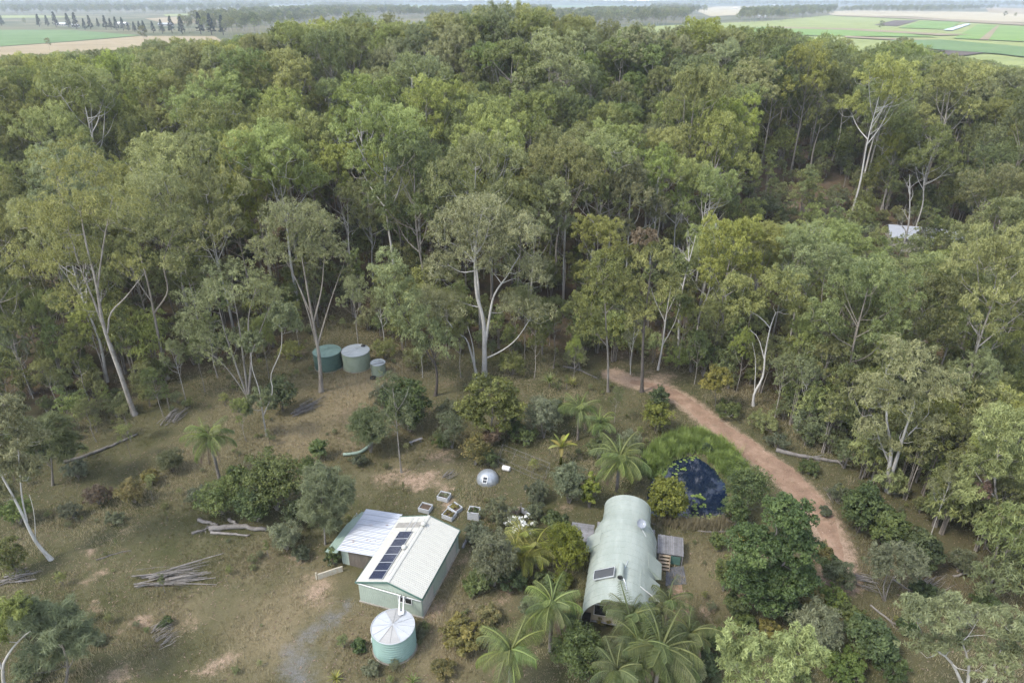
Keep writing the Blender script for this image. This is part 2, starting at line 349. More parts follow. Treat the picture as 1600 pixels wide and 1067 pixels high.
# ------------------------------------------------------------------ trees
def unit(v): return v/(np.linalg.norm(v, axis=-1, keepdims=True)+1e-9)
LEAF = {'mid': (0.20, 0.115, 0.3, 0.75),   # length, width, droop (pull of the long axis downwards), outward (how far the faces turn outwards), leaves per tuft
    'gum': (0.40, 0.068, 1.25, 0.5), 'gum_far': (0.62, 0.20, 0.8, 0.6), 'fine': (0.30, 0.060, 0.8, 0.5),
    'needle': (0.75, 0.045, 0.5, 0.3), 'broad': (0.26, 0.14, 0.3, 0.8), 'small': (0.19, 0.095, 0.25, 0.75), 'big': (0.50, 0.24, 0.45, 0.8)}
def leaves(r, clumps, kind, per=30, tufts=9, flat=0.8, tuft_r=0.42):
    """clumps (n,4): centre and radius -> quads and tint"""
    Ln, Wd, droop, outw = LEAF[kind]
    C = clumps[:, :3]; R = clumps[:, 3]; n = len(C)
    d = unit(r.normal(size=(n, tufts, 3))); d[..., 2] = np.where(d[..., 2] < -0.45, -d[..., 2], d[..., 2]); d = unit(d)
    rad = r.uniform(0.45, 1.0, (n, tufts, 1))
    T = C[:, None]+d*rad*R[:, None, None]*np.array([1, 1, flat])
    tr = (R[:, None]*tuft_r*r.uniform(0.7, 1.3, (n, tufts)))
    e = unit(r.normal(size=(n, tufts, per, 3)))
    e[..., 2] = np.where(e[..., 2] < -0.3, -e[..., 2]*0.7, e[..., 2]); e = unit(e)
    pr = r.uniform(0.35, 1.0, (n, tufts, per, 1))**0.6
    hang = np.array([.85, .85, 1.25]) if droop > .75 else np.ones(3)
    P = T[:, :, None]+e*pr*tr[:, :, None, None]*hang
    out = unit(e*0.6+d[:, :, None]*0.5+np.array([0, 0, 0.25]))
    nr = unit(out*outw+r.normal(size=e.shape)*(0.75-0.45*outw))
    ax = unit(r.normal(size=e.shape)*0.7+np.array([0, 0, -droop])+e*0.35)
    ax = unit(ax-nr*np.sum(ax*nr, -1, keepdims=True)); bx = np.cross(nr, ax)
    sz = r.uniform(0.65, 1.35, P.shape[:-1]+(1,))
    a = ax*Ln*0.5*sz; b = bx*Wd*0.5*sz
    V = np.stack([P-a, P-a*0.1+b, P+a, P-a*0.1-b], -2).reshape(-1, 3)
    tint = np.clip(0.5+0.16*r.normal(size=(n, 1, 1))+0.12*r.normal(size=(n, tufts, 1))+0.17*r.normal(size=(n, tufts, per)), 0, 1)
    tint = np.repeat(tint.reshape(-1), 4)
    F = np.arange(len(V)).reshape(-1, 4)
    return V, F, tint
def smooth_path(pts, n):
    pts = np.asarray(pts, float); k = len(pts)
    if k == 2: t = np.linspace(0, 1, n)[:, None]; return pts[0]*(1-t)+pts[1]*t
    seg = np.concatenate([[0], np.cumsum(np.linalg.norm(np.diff(pts, axis=0), axis=1))]); s = np.linspace(0, seg[-1], n)
    ext = np.vstack([2*pts[0]-pts[1], pts, 2*pts[-1]-pts[-2]]); out = []
    for q in s:
        i = min(max(int(np.searchsorted(seg, q, 'right'))-1, 0), k-2); u = (q-seg[i])/(seg[i+1]-seg[i]+1e-9)
        p0, p1, p2, p3 = ext[i:i+4]
        out.append(0.5*((2*p1)+(-p0+p2)*u+(2*p0-5*p1+4*p2-p3)*u*u+(-p0+3*p1-3*p2+p3)*u**3))
    return np.array(out)
def wood(r, stems, clumps, zmin, sides=6, twig=0.014, bow=0.15):
    """stems: list of (path, r0, r1); clumps are reached by boughs that fork off the nearest wood below them"""
    V = []; F = []; off = 0; nodes = []; nr = []
    def addtube(P, R, sd):
        nonlocal off
        v, f = tube_geo(P, R, sd); V.append(v); F.append(f+off); off += len(v); nodes.append(P); nr.append(R)
    for (p, r0, r1) in stems:
        ln = np.linalg.norm(np.diff(np.asarray(p), axis=0), axis=1).sum()
        P = smooth_path(p, max(5, int(ln/0.8))); tt = np.linspace(0, 1, len(P)); R = r0+(r1-r0)*tt**0.85
        if p[0][2] < 0.3: R = R*(1+0.45*np.exp(-(P[:, 2]-p[0][2])/0.35))
        addtube(P, R, 8 if r0 > 0.15 else sides)
    base = np.concatenate(nodes)
    order = np.argsort([np.min(np.linalg.norm(base-c[:3], axis=1)) for c in clumps])
    for i in order:
        c = clumps[i, :3].copy(); c[2] -= 0.25*clumps[i, 3]
        A = np.concatenate(nodes); AR = np.concatenate(nr)
        dv = c-A; dist = np.linalg.norm(dv, axis=1)
        cost = dist+2.2*np.maximum(0, A[:, 2]-c[2]+0.3*dist)+50*(A[:, 2] < min(zmin, c[2]-0.2))
        j = int(np.argmin(cost)); a = A[j]; L0 = dist[j]
        if L0 < 0.25: continue
        side = r.normal(size=3)*0.12*L0; mid = a+(c-a)*0.5+side+np.array([0, 0, -bow*L0*0.3])
        P = smooth_path([a, mid, c], max(4, int(L0/0.7)+2)); r0 = min(AR[j]*0.75, 0.028+0.022*L0); r0 = max(r0, twig)
        addtube(P, np.linspace(r0, twig, len(P)), 5 if r0 > 0.05 else 4)
    return np.concatenate(V), np.concatenate(F)
def ell_clumps(r, ells, k=1.0):
    """ells: (cx,cy,cz, rx,ry,rz, n, clump radius) -> clumps spread over the outer and upper part of each"""
    out = []
    for (cx, cy, cz, rx, ry, rz, n, cr) in ells:
        i = np.arange(n)+0.5; ph = np.arccos(1-1.62*i/n); th = math.pi*(1+5**0.5)*i+r.uniform(0, 6)
        d = np.stack([np.cos(th)*np.sin(ph), np.sin(th)*np.sin(ph), np.cos(ph)], 1)
        d = unit(d+r.normal(size=d.shape)*0.17); q = r.uniform(0.55, 0.95, (n, 1))
        c = np.array([cx, cy, cz])+d*q*np.array([rx, ry, rz])
        out.append(np.concatenate([c, (cr*r.uniform(0.7, 1.25, n))[:, None]], 1))
    return np.concatenate(out)
def tree_meshes(name, r, stems, clumps, leafkind, lmat, bmat, per, tufts, zmin, flat=0.8, tuft_r=0.42, extra=None, twig=0.014):
    wv, wf = wood(r, stems, clumps, zmin, twig=twig)
    tm = fast_mesh(name+'_trunk', wv, wf, [bmat], smooth=True)
    lv, lf, lt = leaves(r, clumps, leafkind, per, tufts, flat, tuft_r)
    cm = fast_mesh(name+'_crown', lv, lf, [lmat], tint=lt)
    return tm, cm

def gum_proto(seed, H, R, leafmat, barkmat, kind='gum', per=30, tufts=9, nl=6, lean=0.4, fork=0.42, fill=1.0):
    r = np.random.RandomState(seed)
    a0 = r.uniform(0, 6.28); top = np.array([math.cos(a0)*lean, math.sin(a0)*lean, H*0.86])
    tp = [np.zeros(3), top*0.3+np.append(r.normal(size=2)*0.2, 0), top*0.6+np.append(r.normal(size=2)*0.35, 0), top]
    tr = 0.008*H+0.015
    stems = [(tp, tr, 0.05)]; ells = []
    P = smooth_path(tp, 60)
    for k in range(nl):
        z0 = H*(fork+(0.70-fork)*(k+r.uniform(0, 0.8))/nl); s = P[np.argmin(abs(P[:, 2]-z0))]
        az = 2.4*k+r.uniform(-0.4, 0.4)+a0; z1 = min(H*0.88, z0+H*r.uniform(0.14, 0.27)); rr = R*r.uniform(0.5, 0.85)*(1.05-0.4*((z1/H-0.6)/0.4)**2)
        e = s*np.array([1, 1, 0])+np.array([math.cos(az)*rr, math.sin(az)*rr, z1])
        m1 = s+(e-s)*np.array([0.55, 0.55, 0.38])+np.append(r.normal(size=2)*0.2, 0)
        stems.append(([s, m1, e], tr*0.5*(1-0.08*k), 0.03))
        er = R*r.uniform(0.36, 0.50)
        ells.append((e[0], e[1], e[2]+er*0.15, er, er, er*1.05, int(11*fill), er*0.38))
    er = R*0.5; ells.append((top[0], top[1], H*0.90, er, er, er*0.8, int(14*fill), er*0.38))
    for k in range(3):                       # bare dead boughs
        z0 = H*r.uniform(fork-.12, .75); s = P[np.argmin(abs(P[:, 2]-z0))]; az = r.uniform(0, 6.28); e = s+np.array([math.cos(az)*R*r.uniform(.5, 1.0), math.sin(az)*R*r.uniform(.5, 1.0), H*r.uniform(.04, .16)])
        stems.append(([s, (s+e)/2+r.normal(size=3)*.35, e], .07, .015))
    cl = ell_clumps(r, ells)
    return tree_meshes('gum', r, stems, cl, kind, M[leafmat], M[barkmat], per, tufts, H*(fork-0.06), 1.15, 0.36, twig=0.02)

GUM_KINDS = [  # leaf, bark, H, R, n limbs, fork, label
    ('gum_yellow', 'bark_grey', 25, 5.8, 7, 0.42, 'gum with yellow-green crown and grey trunk'),
    ('gum_olive', 'bark_pale', 26, 5.5, 7, 0.45, 'gum with olive crown and pale trunk'),
    ('gum_olive', 'bark_grey', 24, 6.1, 7, 0.40, 'gum with broad olive crown, grey trunk'),
    ('gum_grey', 'bark_pale', 23, 5.3, 6, 0.40, 'gum with grey-green crown and pale trunk'),
    ('gum_dark', 'bark_grey', 24, 5.3, 7, 0.36, 'gum with dark crown and grey trunk'),
    ('gum_yellow', 'bark_white', 27, 5.7, 6, 0.48, 'gum with yellow-green crown and white trunk'),
    ('gum_grey', 'bark_white', 22, 4.6, 6, 0.38, 'gum with narrow grey crown, white trunk'),
    ('gum_olive', 'bark_white', 25, 6.2, 8, 0.38, 'gum with full olive crown, white trunk'),
    ('gum_dark', 'bark_pale', 21, 4.8, 7, 0.33, 'gum with low dark crown, pale trunk'),
    ('gum_yellow', 'bark_pale', 22, 5.1, 7, 0.36, 'gum with low yellow-green crown, pale trunk')]
GUMS = []
for i, (lm, bm_, H, R, nl, fk, lab) in enumerate(GUM_KINDS):
    tm, cm = gum_proto(100+i*7, H, R, lm, bm_, nl=nl, fork=fk, per=25, tufts=12)
    GUMS.append((tm, cm, H, R, lab))
FAR = []
for i, (lm, bm_) in enumerate([('gum_olive', 'bark_grey'), ('gum_dark', 'bark_pale'), ('gum_grey', 'bark_pale'), ('gum_olive', 'bark_pale')]):
    FAR.append(gum_proto(300+i, 18, 4.6, lm, bm_, kind='gum_far', per=14, tufts=7, nl=6, fork=0.30, fill=0.8))

def place_gum(k, loc, rz, s, sw=1.0, label=None, group=None, name='gum_tree', cat='gum tree', bend=(0, 0)):
    tm, cm, H, R, lab = GUMS[k]
    o = thing(name, label or lab, cat, loc, rz, group); o.scale = (s*sw, s*sw, s)
    o.rotation_euler = (bend[0], bend[1], rz)
    put('trunk', tm, o); put('crown', cm, o); return o

# one object that scatters prototypes at points: forests too big to count
def scatter(name, pts, rot, scl, idx, protos, label, cat, kind='stuff'):
    cols = []
    for q in range(len(protos[0])):
        col = bpy.data.collections.new('%s_kinds_%d' % (name, q)); cols.append(col)
        for j, parts in enumerate(protos): col.objects.link(bpy.data.objects.new('%s_kind_%d_%02d' % (name, q, j), parts[q]))
    me = bpy.data.meshes.new(name); me.from_pydata([tuple(p) for p in pts], [], [])
    for nm, ty, arr in (('rz', 'FLOAT', rot), ('sc', 'FLOAT', scl), ('kd', 'INT', idx)):
        a = me.attributes.new(nm, ty, 'POINT'); a.data.foreach_set('value', np.asarray(arr, np.float32 if ty == 'FLOAT' else np.int32))
    o = put(name, me); tag(o, label, cat, kind=kind)
    ng = bpy.data.node_groups.new(name, 'GeometryNodeTree')
    ng.interface.new_socket('Geometry', in_out='INPUT', socket_type='NodeSocketGeometry'); ng.interface.new_socket('Geometry', in_out='OUTPUT', socket_type='NodeSocketGeometry')
    A = ng.nodes.new; K = ng.links.new
    gi = A('NodeGroupInput'); go = A('NodeGroupOutput'); jn = A('GeometryNodeJoinGeometry')
    def na(nm, ty):
        n = A('GeometryNodeInputNamedAttribute'); n.data_type = ty; n.inputs['Name'].default_value = nm; return n.outputs['Attribute']
    for col in cols:
        ip = A('GeometryNodeInstanceOnPoints'); ci = A('GeometryNodeCollectionInfo')
        ci.inputs['Collection'].default_value = col; ci.inputs['Separate Children'].default_value = True; ci.inputs['Reset Children'].default_value = True
        cx = A('ShaderNodeCombineXYZ'); K(na('rz', 'FLOAT'), cx.inputs['Z'])
        K(gi.outputs[0], ip.inputs['Points']); K(ci.outputs[0], ip.inputs['Instance']); ip.inputs['Pick Instance'].default_value = True
        K(na('kd', 'INT'), ip.inputs['Instance Index']); K(cx.outputs[0], ip.inputs['Rotation']); K(na('sc', 'FLOAT'), ip.inputs['Scale'])
        K(ip.outputs[0], jn.inputs[0])
    K(jn.outputs[0], go.inputs[0])
    md = o.modifiers.new('scatter', 'NODES'); md.node_group = ng
    return o

# forest: spots on a jittered grid, thinned at the clearing's edge
def jgrid(r, x0, x1, y0, y1, s, jit=0.42):
    gx, gy = np.meshgrid(np.arange(x0, x1, s), np.arange(y0, y1, s*0.9)); gx = gx+(np.arange(len(gx)) % 2)[:, None]*s/2
    p = np.stack([gx.ravel(), gy.ravel()], 1); return p+r.uniform(-jit, jit, p.shape)*s
r = np.random.RandomState(11)
fp = jgrid(r, -430, 400, 62, 560, 8.0)
inview = np.abs(fp[:, 0]) < 0.80*fp[:, 1]+10
fp = fp[inview & (clearing(fp) > 1.5) & (poly_dist(fp, CLEAR2) > 2)]
crest = (fp[:, 1] < 270) | ((fp[:, 0] < -60-0.0*fp[:, 1]) & (fp[:, 1] < 400)) | ((fp[:, 0] > 70) & (fp[:, 1] < 400))
fp = fp[crest]
edgeL = poly_dist(fp, np.array([G(*p, PLAIN)[:2] for p in [(-400, 110), (0, 92), (110, 84), (200, 74), (330, 66), (420, 52), (-400, 40)]])) > 0
edgeR = poly_dist(fp, np.array([G(*p, PLAIN)[:2] for p in [(1310, 50), (1340, 92), (1420, 96), (1480, 98), (1600, 112), (2000, 140), (2000, 40)]])) > 0
fp = fp[edgeL & edgeR]
fp = fp[r.uniform(size=len(fp)) > 0.06]
SKYX = [-200, 0, 100, 200, 300, 380, 450, 550, 650, 720, 800, 850, 900, 950, 1000, 1050, 1100, 1150, 1250, 1310, 1350, 1420, 1480, 1600, 1800]
SKYY = [96, 86, 82, 73, 60, 50, 34, 20, 20, 12, 3, 8, 24, 28, 34, 44, 28, 42, 44, 54, 82, 58, 82, 105, 125]   # the forest's skyline
def to_px(P):
    q = P-CAM; w_ = q@_FW; return 800+FPX*q[:, 0]/w_, 533.5-FPX*(q@_UP)/w_
HERO_PX = [(210, 648), (262, 592), (390, 620), (502, 612), (755, 590), (680, 618), (950, 610), (1003, 612), (1028, 578), (1180, 632), (1290, 600), (1520, 600)]
hp = np.array([G(*p)[:2] for p in HERO_PX])
fp = fp[np.min(np.linalg.norm(fp[:, None]-hp[None], axis=2), axis=1) > 5.0]
dist = np.hypot(fp[:, 0], fp[:, 1]); fp = fp[np.argsort(dist)]
fz = hgt(fp[:, 0], fp[:, 1])
# patches of one kind, as they grow
kn = np.array([mnoise.noise(Vector((p[0]*0.022, p[1]*0.022, 3.1))) for p in fp])
kd = np.clip(np.floor((kn*1.1+0.5+r.normal(size=len(fp))*0.23)*10), 0, 9).astype(int)
KORD = [8, 3, 4, 6, 2, 1, 7, 9, 0, 5]; kd = np.array(KORD)[kd]
sc_ = np.clip(r.normal(1.0, 0.16, len(fp)), 0.62, 1.32)*np.interp(fp[:, 1], [80, 120, 300], [0.86, 1.0, 1.0])
_H = np.array([g[2] for g in GUMS])[kd]
tx, tyy = to_px(np.column_stack([fp, fz+_H*sc_*1.03])); lim = np.interp(tx, SKYX, SKYY)+r.uniform(-9, 16, len(fp))*np.where(np.abs(tx-800) < 650, 1, .5)
bx_, by_ = to_px(np.column_stack([fp, fz])); k_ = np.clip((by_-lim)/(by_-tyy), 0, 1); sc_ = sc_*k_
# lower growth where the cutting and the neighbour's roof show through
def gap(x0, x1, y0, y1, far):
    global sc_
    hit = (tx > x0-62) & (tx < x1+62) & (tyy < y1) & (fp[:, 1] < far) & (by_ > y0)
    sc_ = np.where(hit, sc_*np.clip((by_-y1-6)/np.maximum(by_-tyy, 1), 0, 1), sc_)
gap(1215, 1315, 318, 334, G(1260, 326, 3)[1]); gap(1395, 1512, 346, 384, G(1448, 362, 4.2)[1]+2)
ok = sc_ > 0.42; fp, fz, kd, sc_ = fp[ok], fz[ok], kd[ok], sc_[ok]
rz_ = r.uniform(0, 6.28, len(fp))
NIND = 290
LAND = [((555, 575), 'water tanks'), ((210, 640), 'tall leaning gum'), ((755, 560), 'largest white gum'), ((470, 500), 'dome-crowned gum'), ((340, 580), 'many-stemmed gum'), ((1003, 590), 'black-trunked gum'), ((940, 560), 'fallen grey log'), ((1080, 575), 'track head'), ((1180, 615), 'white crooked gum'), ((1290, 580), 'fan-stemmed gum'), ((1400, 680), 'twin-trunked gum'), ((1525, 600), 'broad olive gum'), ((640, 530), 'low spreading gum'), ((850, 540), 'spiky plants'), ((60, 610), 'slim saplings'), ((1250, 330), 'bare cutting'), ((1448, 400), 'blue-grey roof')]
LXY = np.array([G(*a)[:2] for a, _ in LAND])
for i in range(min(NIND, len(fp))):
    dl = np.linalg.norm(LXY-fp[i], axis=1); j = int(np.argmin(dl)); hh = _H[ok][i]*sc_[i]; lab = ('towering ' if hh > 28 else 'tall ' if hh > 24 else 'middling ' if hh > 20 else 'short ')+GUM_KINDS[kd[i]][6]+(' close to the ' if dl[j] < 9 else ' not far from the ' if dl[j] < 18 else ' uphill of the ' if fz[i] > 2.5 else ' in the forest past the ')+LAND[j][1]
    place_gum(kd[i], (fp[i, 0], fp[i, 1], fz[i]-0.05), rz_[i], sc_[i], sw=r.uniform(0.88, 1.12)*(1 if k_[ok][i] > .9 else 1.1), label=lab, group='forest gums: '+lab)
scatter('forest', np.column_stack([fp[NIND:], fz[NIND:]-0.05]), rz_[NIND:], sc_[NIND:], kd[NIND:], [(g[0], g[1]) for g in GUMS],
        'gum forest covering the rise behind the nearer trees', 'forest')
print('forest trees', len(fp))
# ------------------------------------------------------------------ undergrowth (shrub meshes are used again below)
def bush_meshes(seed, rx, rz, kind, lmat, bmat='bark_grey', n=26, per=26, tufts=8, stems=4, lift=0.35, ry=None, cr=None, flat=0.85):
    r = np.random.RandomState(seed); ry = ry or rx
    zc = lift*rz+rz; st = []
    for k in range(stems):
        a = r.uniform(0, 6.28); q = r.uniform(0.2, 0.55)
        st.append(([np.array([math.cos(a)*0.12, math.sin(a)*0.12, -0.05]), np.array([math.cos(a)*rx*q*0.5, math.sin(a)*ry*q*0.5, zc*0.5]), np.array([math.cos(a)*rx*q, math.sin(a)*ry*q, zc*1.05])], 0.03+0.018*rx, 0.015))
    cl = ell_clumps(r, [(0, 0, zc, rx, ry, rz, n, cr or 0.42*min(rx, rz)*(26/n)**0.33), (0, 0, zc*0.9, rx*0.6, ry*0.6, rz*0.6, max(4, n//4), (cr or 0.42*min(rx, rz)))])
    lo = np.min(cl[:, 2]-cl[:, 3]*0.9); cl[:, 2] = np.maximum(cl[:, 2], cl[:, 3]*0.7)
    return tree_meshes('bush', r, st, cl, kind, M[lmat], M[bmat], per, tufts, 0.1, flat)
UNDER = [bush_meshes(501, 1.5, 1.3, 'fine', 'she_oak', n=16, per=16, tufts=6), bush_meshes(502, 1.3, 1.7, 'gum', 'gum_dark', n=14, per=15, tufts=6),
         bush_meshes(503, 1.1, 0.9, 'gum', 'gum_grey', n=12, per=15, tufts=6), bush_meshes(504, 1.7, 2.4, 'gum', 'gum_olive', n=18, per=15, tufts=6, lift=0.6),
         bush_meshes(505, 1.0, 2.8, 'fine', 'gum_dark', n=16, per=15, tufts=6, lift=0.8)]
r = np.random.RandomState(23)
up = jgrid(r, -230, 230, 60, 230, 3.2, 0.5)
up = up[(np.abs(up[:, 0]) < 0.8*up[:, 1]+8) & (clearing(up) > -2.5) & (poly_dist(up, CLEAR2) > -1.5)]
_rf = G(1448, 362, 4.2); up = up[~((np.abs(up[:, 0]-_rf[0]) < 12) & (up[:, 1] < _rf[1]+3) & (up[:, 1] > _rf[1]-11))]
up = up[r.uniform(size=len(up)) < np.clip(0.6+0.35*np.array([mnoise.noise(Vector((p[0]*0.05, p[1]*0.05, 9.))) for p in up])+0.25*(up[:, 0] > 25)+0.35*np.exp(-(clearing(up)/9.0)**2), 0.1, 0.96)]
scatter('undergrowth', np.column_stack([up, hgt(up[:, 0], up[:, 1])-0.03]), r.uniform(0, 6.28, len(up)), r.uniform(0.5, 1.7, len(up)), r.choice(5, len(up), p=[.22, .22, .18, .2, .18]),
        UNDER, 'low scrub growing under the forest trees', 'undergrowth')
print('undergrowth', len(up))

# ------------------------------------------------------------------ far plain: fields, woods, hills
def sheet(name, px, z, mat):
    b = MB(); pts = [G(x, y, z) for x, y in px]; b.add(pts, [tuple(range(len(pts)))][::1])
    me = b.mesh(name, mat)
    if me.polygons[0].normal.z < 0: me.flip_normals()
    o = put(name, me); tag(o, kind='structure'); return o
def field_mat(name, c1, c2, c3=None, scale=0.02, rows=None):
    m, t, Nn, Ll = new_mat(name); oc = coords(t)
    f = noise(t, scale, 6, 0.6, oc, 0.5); g = noise(t, scale*8, 5, 0.65, coords(t, 'Object', (1, 3, 1)))
    col = ramp(t, mix(t, 0.45, f, g), [(0.38, c1), (0.6, c2)])
    if c3: col = mix(t, ramp(t, noise(t, scale*2.2, 5, 0.6, oc), [(0.55, 0.0), (0.68, 0.8)]), col, c3)
    finish(t, col, 0.95, 0.1); return m
FM = {'cane': field_mat('cane_field', (0.073, 0.1207, 0.0421), (0.1067, 0.1601, 0.0618)), 'tan': field_mat('mown_field', (0.1853, 0.146, 0.0842), (0.2471, 0.1994, 0.1207)),
      'bright': field_mat('sunlit_cane', (0.150, 0.175, 0.058), (0.205, 0.225, 0.080), (0.125, 0.150, 0.055)), 'straw': field_mat('stubble', (0.2471, 0.2106, 0.132), (0.3145, 0.2752, 0.1853)),  # bright cane is paler: the sunlight on those fields is put into its colour
      'brown': field_mat('ploughed', (0.059, 0.0449, 0.0348), (0.0927, 0.073, 0.0562)), 'green2': field_mat('grown_cane', (0.0983, 0.1629, 0.0393), (0.1404, 0.2078, 0.0562)),
      'lane': field_mat('headland', (0.1685, 0.1376, 0.0842), (0.2134, 0.1741, 0.1067)), 'dull': field_mat('pasture', (0.0899, 0.0927, 0.0477), (0.1264, 0.1151, 0.0646))}
Z1 = PLAIN+0.35; k = 0
for nm, px, mk in [
    ('cane_field', [(-300, 50), (-10, 47), (110, 47), (218, 55.5), (120, 64), (0, 72.5), (-300, 90)], 'cane'),
    ('mown_field', [(-300, 92), (0, 73.5), (120, 65), (222, 56.5), (335, 57), (350, 66), (240, 78), (60, 98), (-300, 125)], 'tan'),
    ('pasture', [(225, 29), (330, 24.5), (385, 25), (385, 34), (300, 36), (262, 38)], 'tan'),
    ('cane_field', [(-200, 25), (60, 24.5), (150, 27), (60, 28), (-200, 30)], 'bright'),
    ('cane_field', [(255, 23), (330, 20), (335, 22), (260, 26)], 'bright'),
    ('cane_field', [(545, 13), (640, 7.6), (700, 7.4), (735, 9), (690, 13), (560, 18.5)], 'cane'),
    ('cane_field', [(350, 10.2), (400, 9), (495, 9), (490, 13), (360, 12)], 'bright'),
    ('cane_field', [(830, 10), (850, 8), (1000, 8.5), (960, 11), (880, 11.5)], 'cane'),
    ('pasture', [(860, 12), (960, 12), (990, 20), (960, 26), (860, 26)], 'dull'),
    ('stubble_field', [(1085, 16), (1120, 10.5), (1190, 9.5), (1175, 22), (1110, 26)], 'straw'),
    ('green_plain', [(1000, 62), (1000, 42), (1130, 36), (1200, 33), (1310, 23), (1560, 30), (1800, 44), (2100, 90), (2100, 190), (1600, 125), (1300, 100), (1100, 70)], 'bright')]:
    sheet(nm, px, Z1+0.02*k, FM[mk]); k += 1
for nm, px, mk in [
    ('stubble_field', [(1290, 19), (1330, 16.5), (1545, 19), (1700, 26), (1700, 38), (1540, 33), (1420, 26), (1300, 24)], 'straw'),
    ('headland', [(1540, 12), (1700, 16), (1700, 27), (1545, 20)], 'tan'),
    ('ploughed_field', [(1366, 39), (1398, 32), (1436, 32), (1402, 41)], 'brown'),
    ('grown_cane_field', [(1404, 43.5), (1440, 33), (1500, 34.5), (1484, 46)], 'green2'),
    ('grown_cane_field', [(1490, 60), (1528, 38.5), (1800, 50), (1800, 78), (1600, 65)], 'green2'),
    ('grown_cane_field', [(1130, 52), (1200, 41), (1360, 47), (1468, 58), (1300, 56)], 'green2'),
    ('ploughed_field', [(1452, 79), (1500, 79), (1542, 82), (1505, 87), (1470, 85)], 'brown'),
    ('cane_field', [(1390, 63), (1470, 62), (1800, 90), (1800, 112), (1560, 84), (1460, 77)], 'cane'),
    ('headland', [(1200, 41.5), (1330, 44.5), (1470, 52.5), (1520, 54), (1470, 55.5), (1320, 47), (1200, 44)], 'lane'),
    ('headland', [(1320, 56), (1400, 60), (1470, 62), (1400, 62.5), (1320, 58.5)], 'lane'),
    ('headland', [(1530, 62), (1545, 62.2), (1562, 40), (1558, 40)], 'lane'),
    ('headland', [(1300, 23.5), (1420, 26.5), (1560, 33.5), (1700, 41), (1700, 45), (1550, 37), (1410, 29), (1310, 25)], 'lane')]:
    sheet(nm, px, Z1+0.5+0.03*k, FM[mk]); k += 1
wm, t, Nn, Ll = new_mat('far_water'); finish(t, (0.12, 0.14, 0.17), 0.25, 0.4)
sheet('farm_dam', [(1474, 47), (1508, 37.5), (1518, 37.5), (1488, 47.5)], Z1+1.4, wm)

# hills on the horizon
def hill_mesh(y0, amp, seed, base, step=90):
    xs = np.arange(-9000, 9001, step); b = []; rr = random.Random(seed)
    rows = 14; vv = []; 
    for j in range(rows):
        f = j/(rows-1); yy = y0+f*1600
        for x in xs:
            e = mnoise.fractal(Vector((x*0.00045, seed*3.3, 0.0)), 1.0, 2.0, 5)
            d = mnoise.fractal(Vector((x*0.004, yy*0.004, seed)), 1.0, 2.0, 4)
            vv.append((x, yy, base+max(2, (amp*(0.62+0.55*e))*math.sin(min(1, f*1.25)*math.pi/2)+5*d*math.sin(f*math.pi/2))))
    n = len(xs); i = (np.arange(rows-1)[:, None]*n+np.arange(n-1)[None, :]).ravel()
    return fast_mesh('hills', vv, np.stack([i, i+1, i+n+1, i+n], 1), smooth=True)
hm, t, Nn, Ll = new_mat('wooded_hill'); oc = coords(t)
finish(t, ramp(t, noise(t, 0.012, 8, 0.7, oc), [(0.35, (0.030, 0.045, 0.022)), (0.65, (0.075, 0.095, 0.045))]), 1.0, 0.0, bump=noise(t, 0.03, 5, 0.7, oc), bstr=1.0, bdist=12)
for y0, amp, sd in ((5600, 58, 1), (7800, 92, 2)):
    me = hill_mesh(y0, amp, sd, PLAIN-2); me.materials.append(hm); o = put('hills', me); tag(o, kind='structure')

# far woods on the plain, each band one mass of trees
r = np.random.RandomState(41)
def wood_band(px, n, label, s=(0.7, 1.15), sc=1.0):
    n = int(n*2.6); sc = sc*1.2
    poly = np.array([G(x, y, PLAIN)[:2] for x, y in px]); lo, hi = poly.min(0), poly.max(0); out = []
    while len(out) < n:
        q = r.uniform(lo, hi, (n*3, 2)); out += q[poly_dist(q, poly) < 0].tolist()
    q = np.array(out[:n]); q = q[np.argsort(q[:, 1])]
    scatter('wood', np.column_stack([q, np.full(len(q), PLAIN-0.3)]), r.uniform(0, 6.28, len(q)), r.uniform(*s, len(q))*sc, r.choice(4, len(q)), FAR, label, 'woodland')
wood_band([(-300, 26), (-300, 15), (180, 14), (420, 11), (420, 20), (250, 24), (130, 25)], 700, 'blue-grey wood beyond the far left paddocks', sc=1.1)
wood_band([(-400, 19), (-300, 9.3), (330, 8.8), (520, 8.3), (520, 10.5), (350, 14)], 800, 'hazy wood along the foot of the left hills', sc=1.5)
wood_band([(280, 50), (300, 40), (380, 26), (540, 16), (640, 19), (640, 25), (540, 30), (420, 52), (350, 60)], 520, 'grey-green wood between the paddocks and the ridge', sc=1.0)
wood_band([(480, 12), (560, 9.6), (640, 9.2), (540, 15)], 120, 'small dark wood beside the far green field', sc=1.2)
wood_band([(600, 28), (640, 21), (760, 17), (860, 17), (860, 30), (700, 34)], 330, 'long wood with pale trunks behind the ridge crest')
wood_band([(300, 9), (620, 7.6), (980, 7.5), (1000, 8.4), (600, 9.3), (320, 10.6)], 420, 'thin dark wood across the far distance', sc=1.6)
wood_band([(860, 34), (940, 24), (1040, 23), (1085, 26), (1060, 40), (980, 44), (880, 46)], 260, 'shaded wood below the pale far paddocks')
wood_band([(1000, 18), (1030, 11), (1080, 12), (1110, 22), (1060, 25)], 90, 'scattered trees round the far farmyard')
wood_band([(1150, 38), (1160, 26), (1220, 19), (1310, 16), (1300, 26), (1220, 34)], 170, 'open wood beside the sunlit cane')
wood_band([(1310, 21), (1330, 17), (1380, 14.5), (1500, 14), (1560, 16), (1500, 20), (1420, 22)], 190, 'low wood beyond the stubble field', sc=0.9)
wood_band([(950, 10), (960, 7.6), (1400, 7.6), (1750, 9), (1750, 16), (1560, 13), (1300, 11.5)], 520, 'wooded flats under the right hills', sc=1.4)

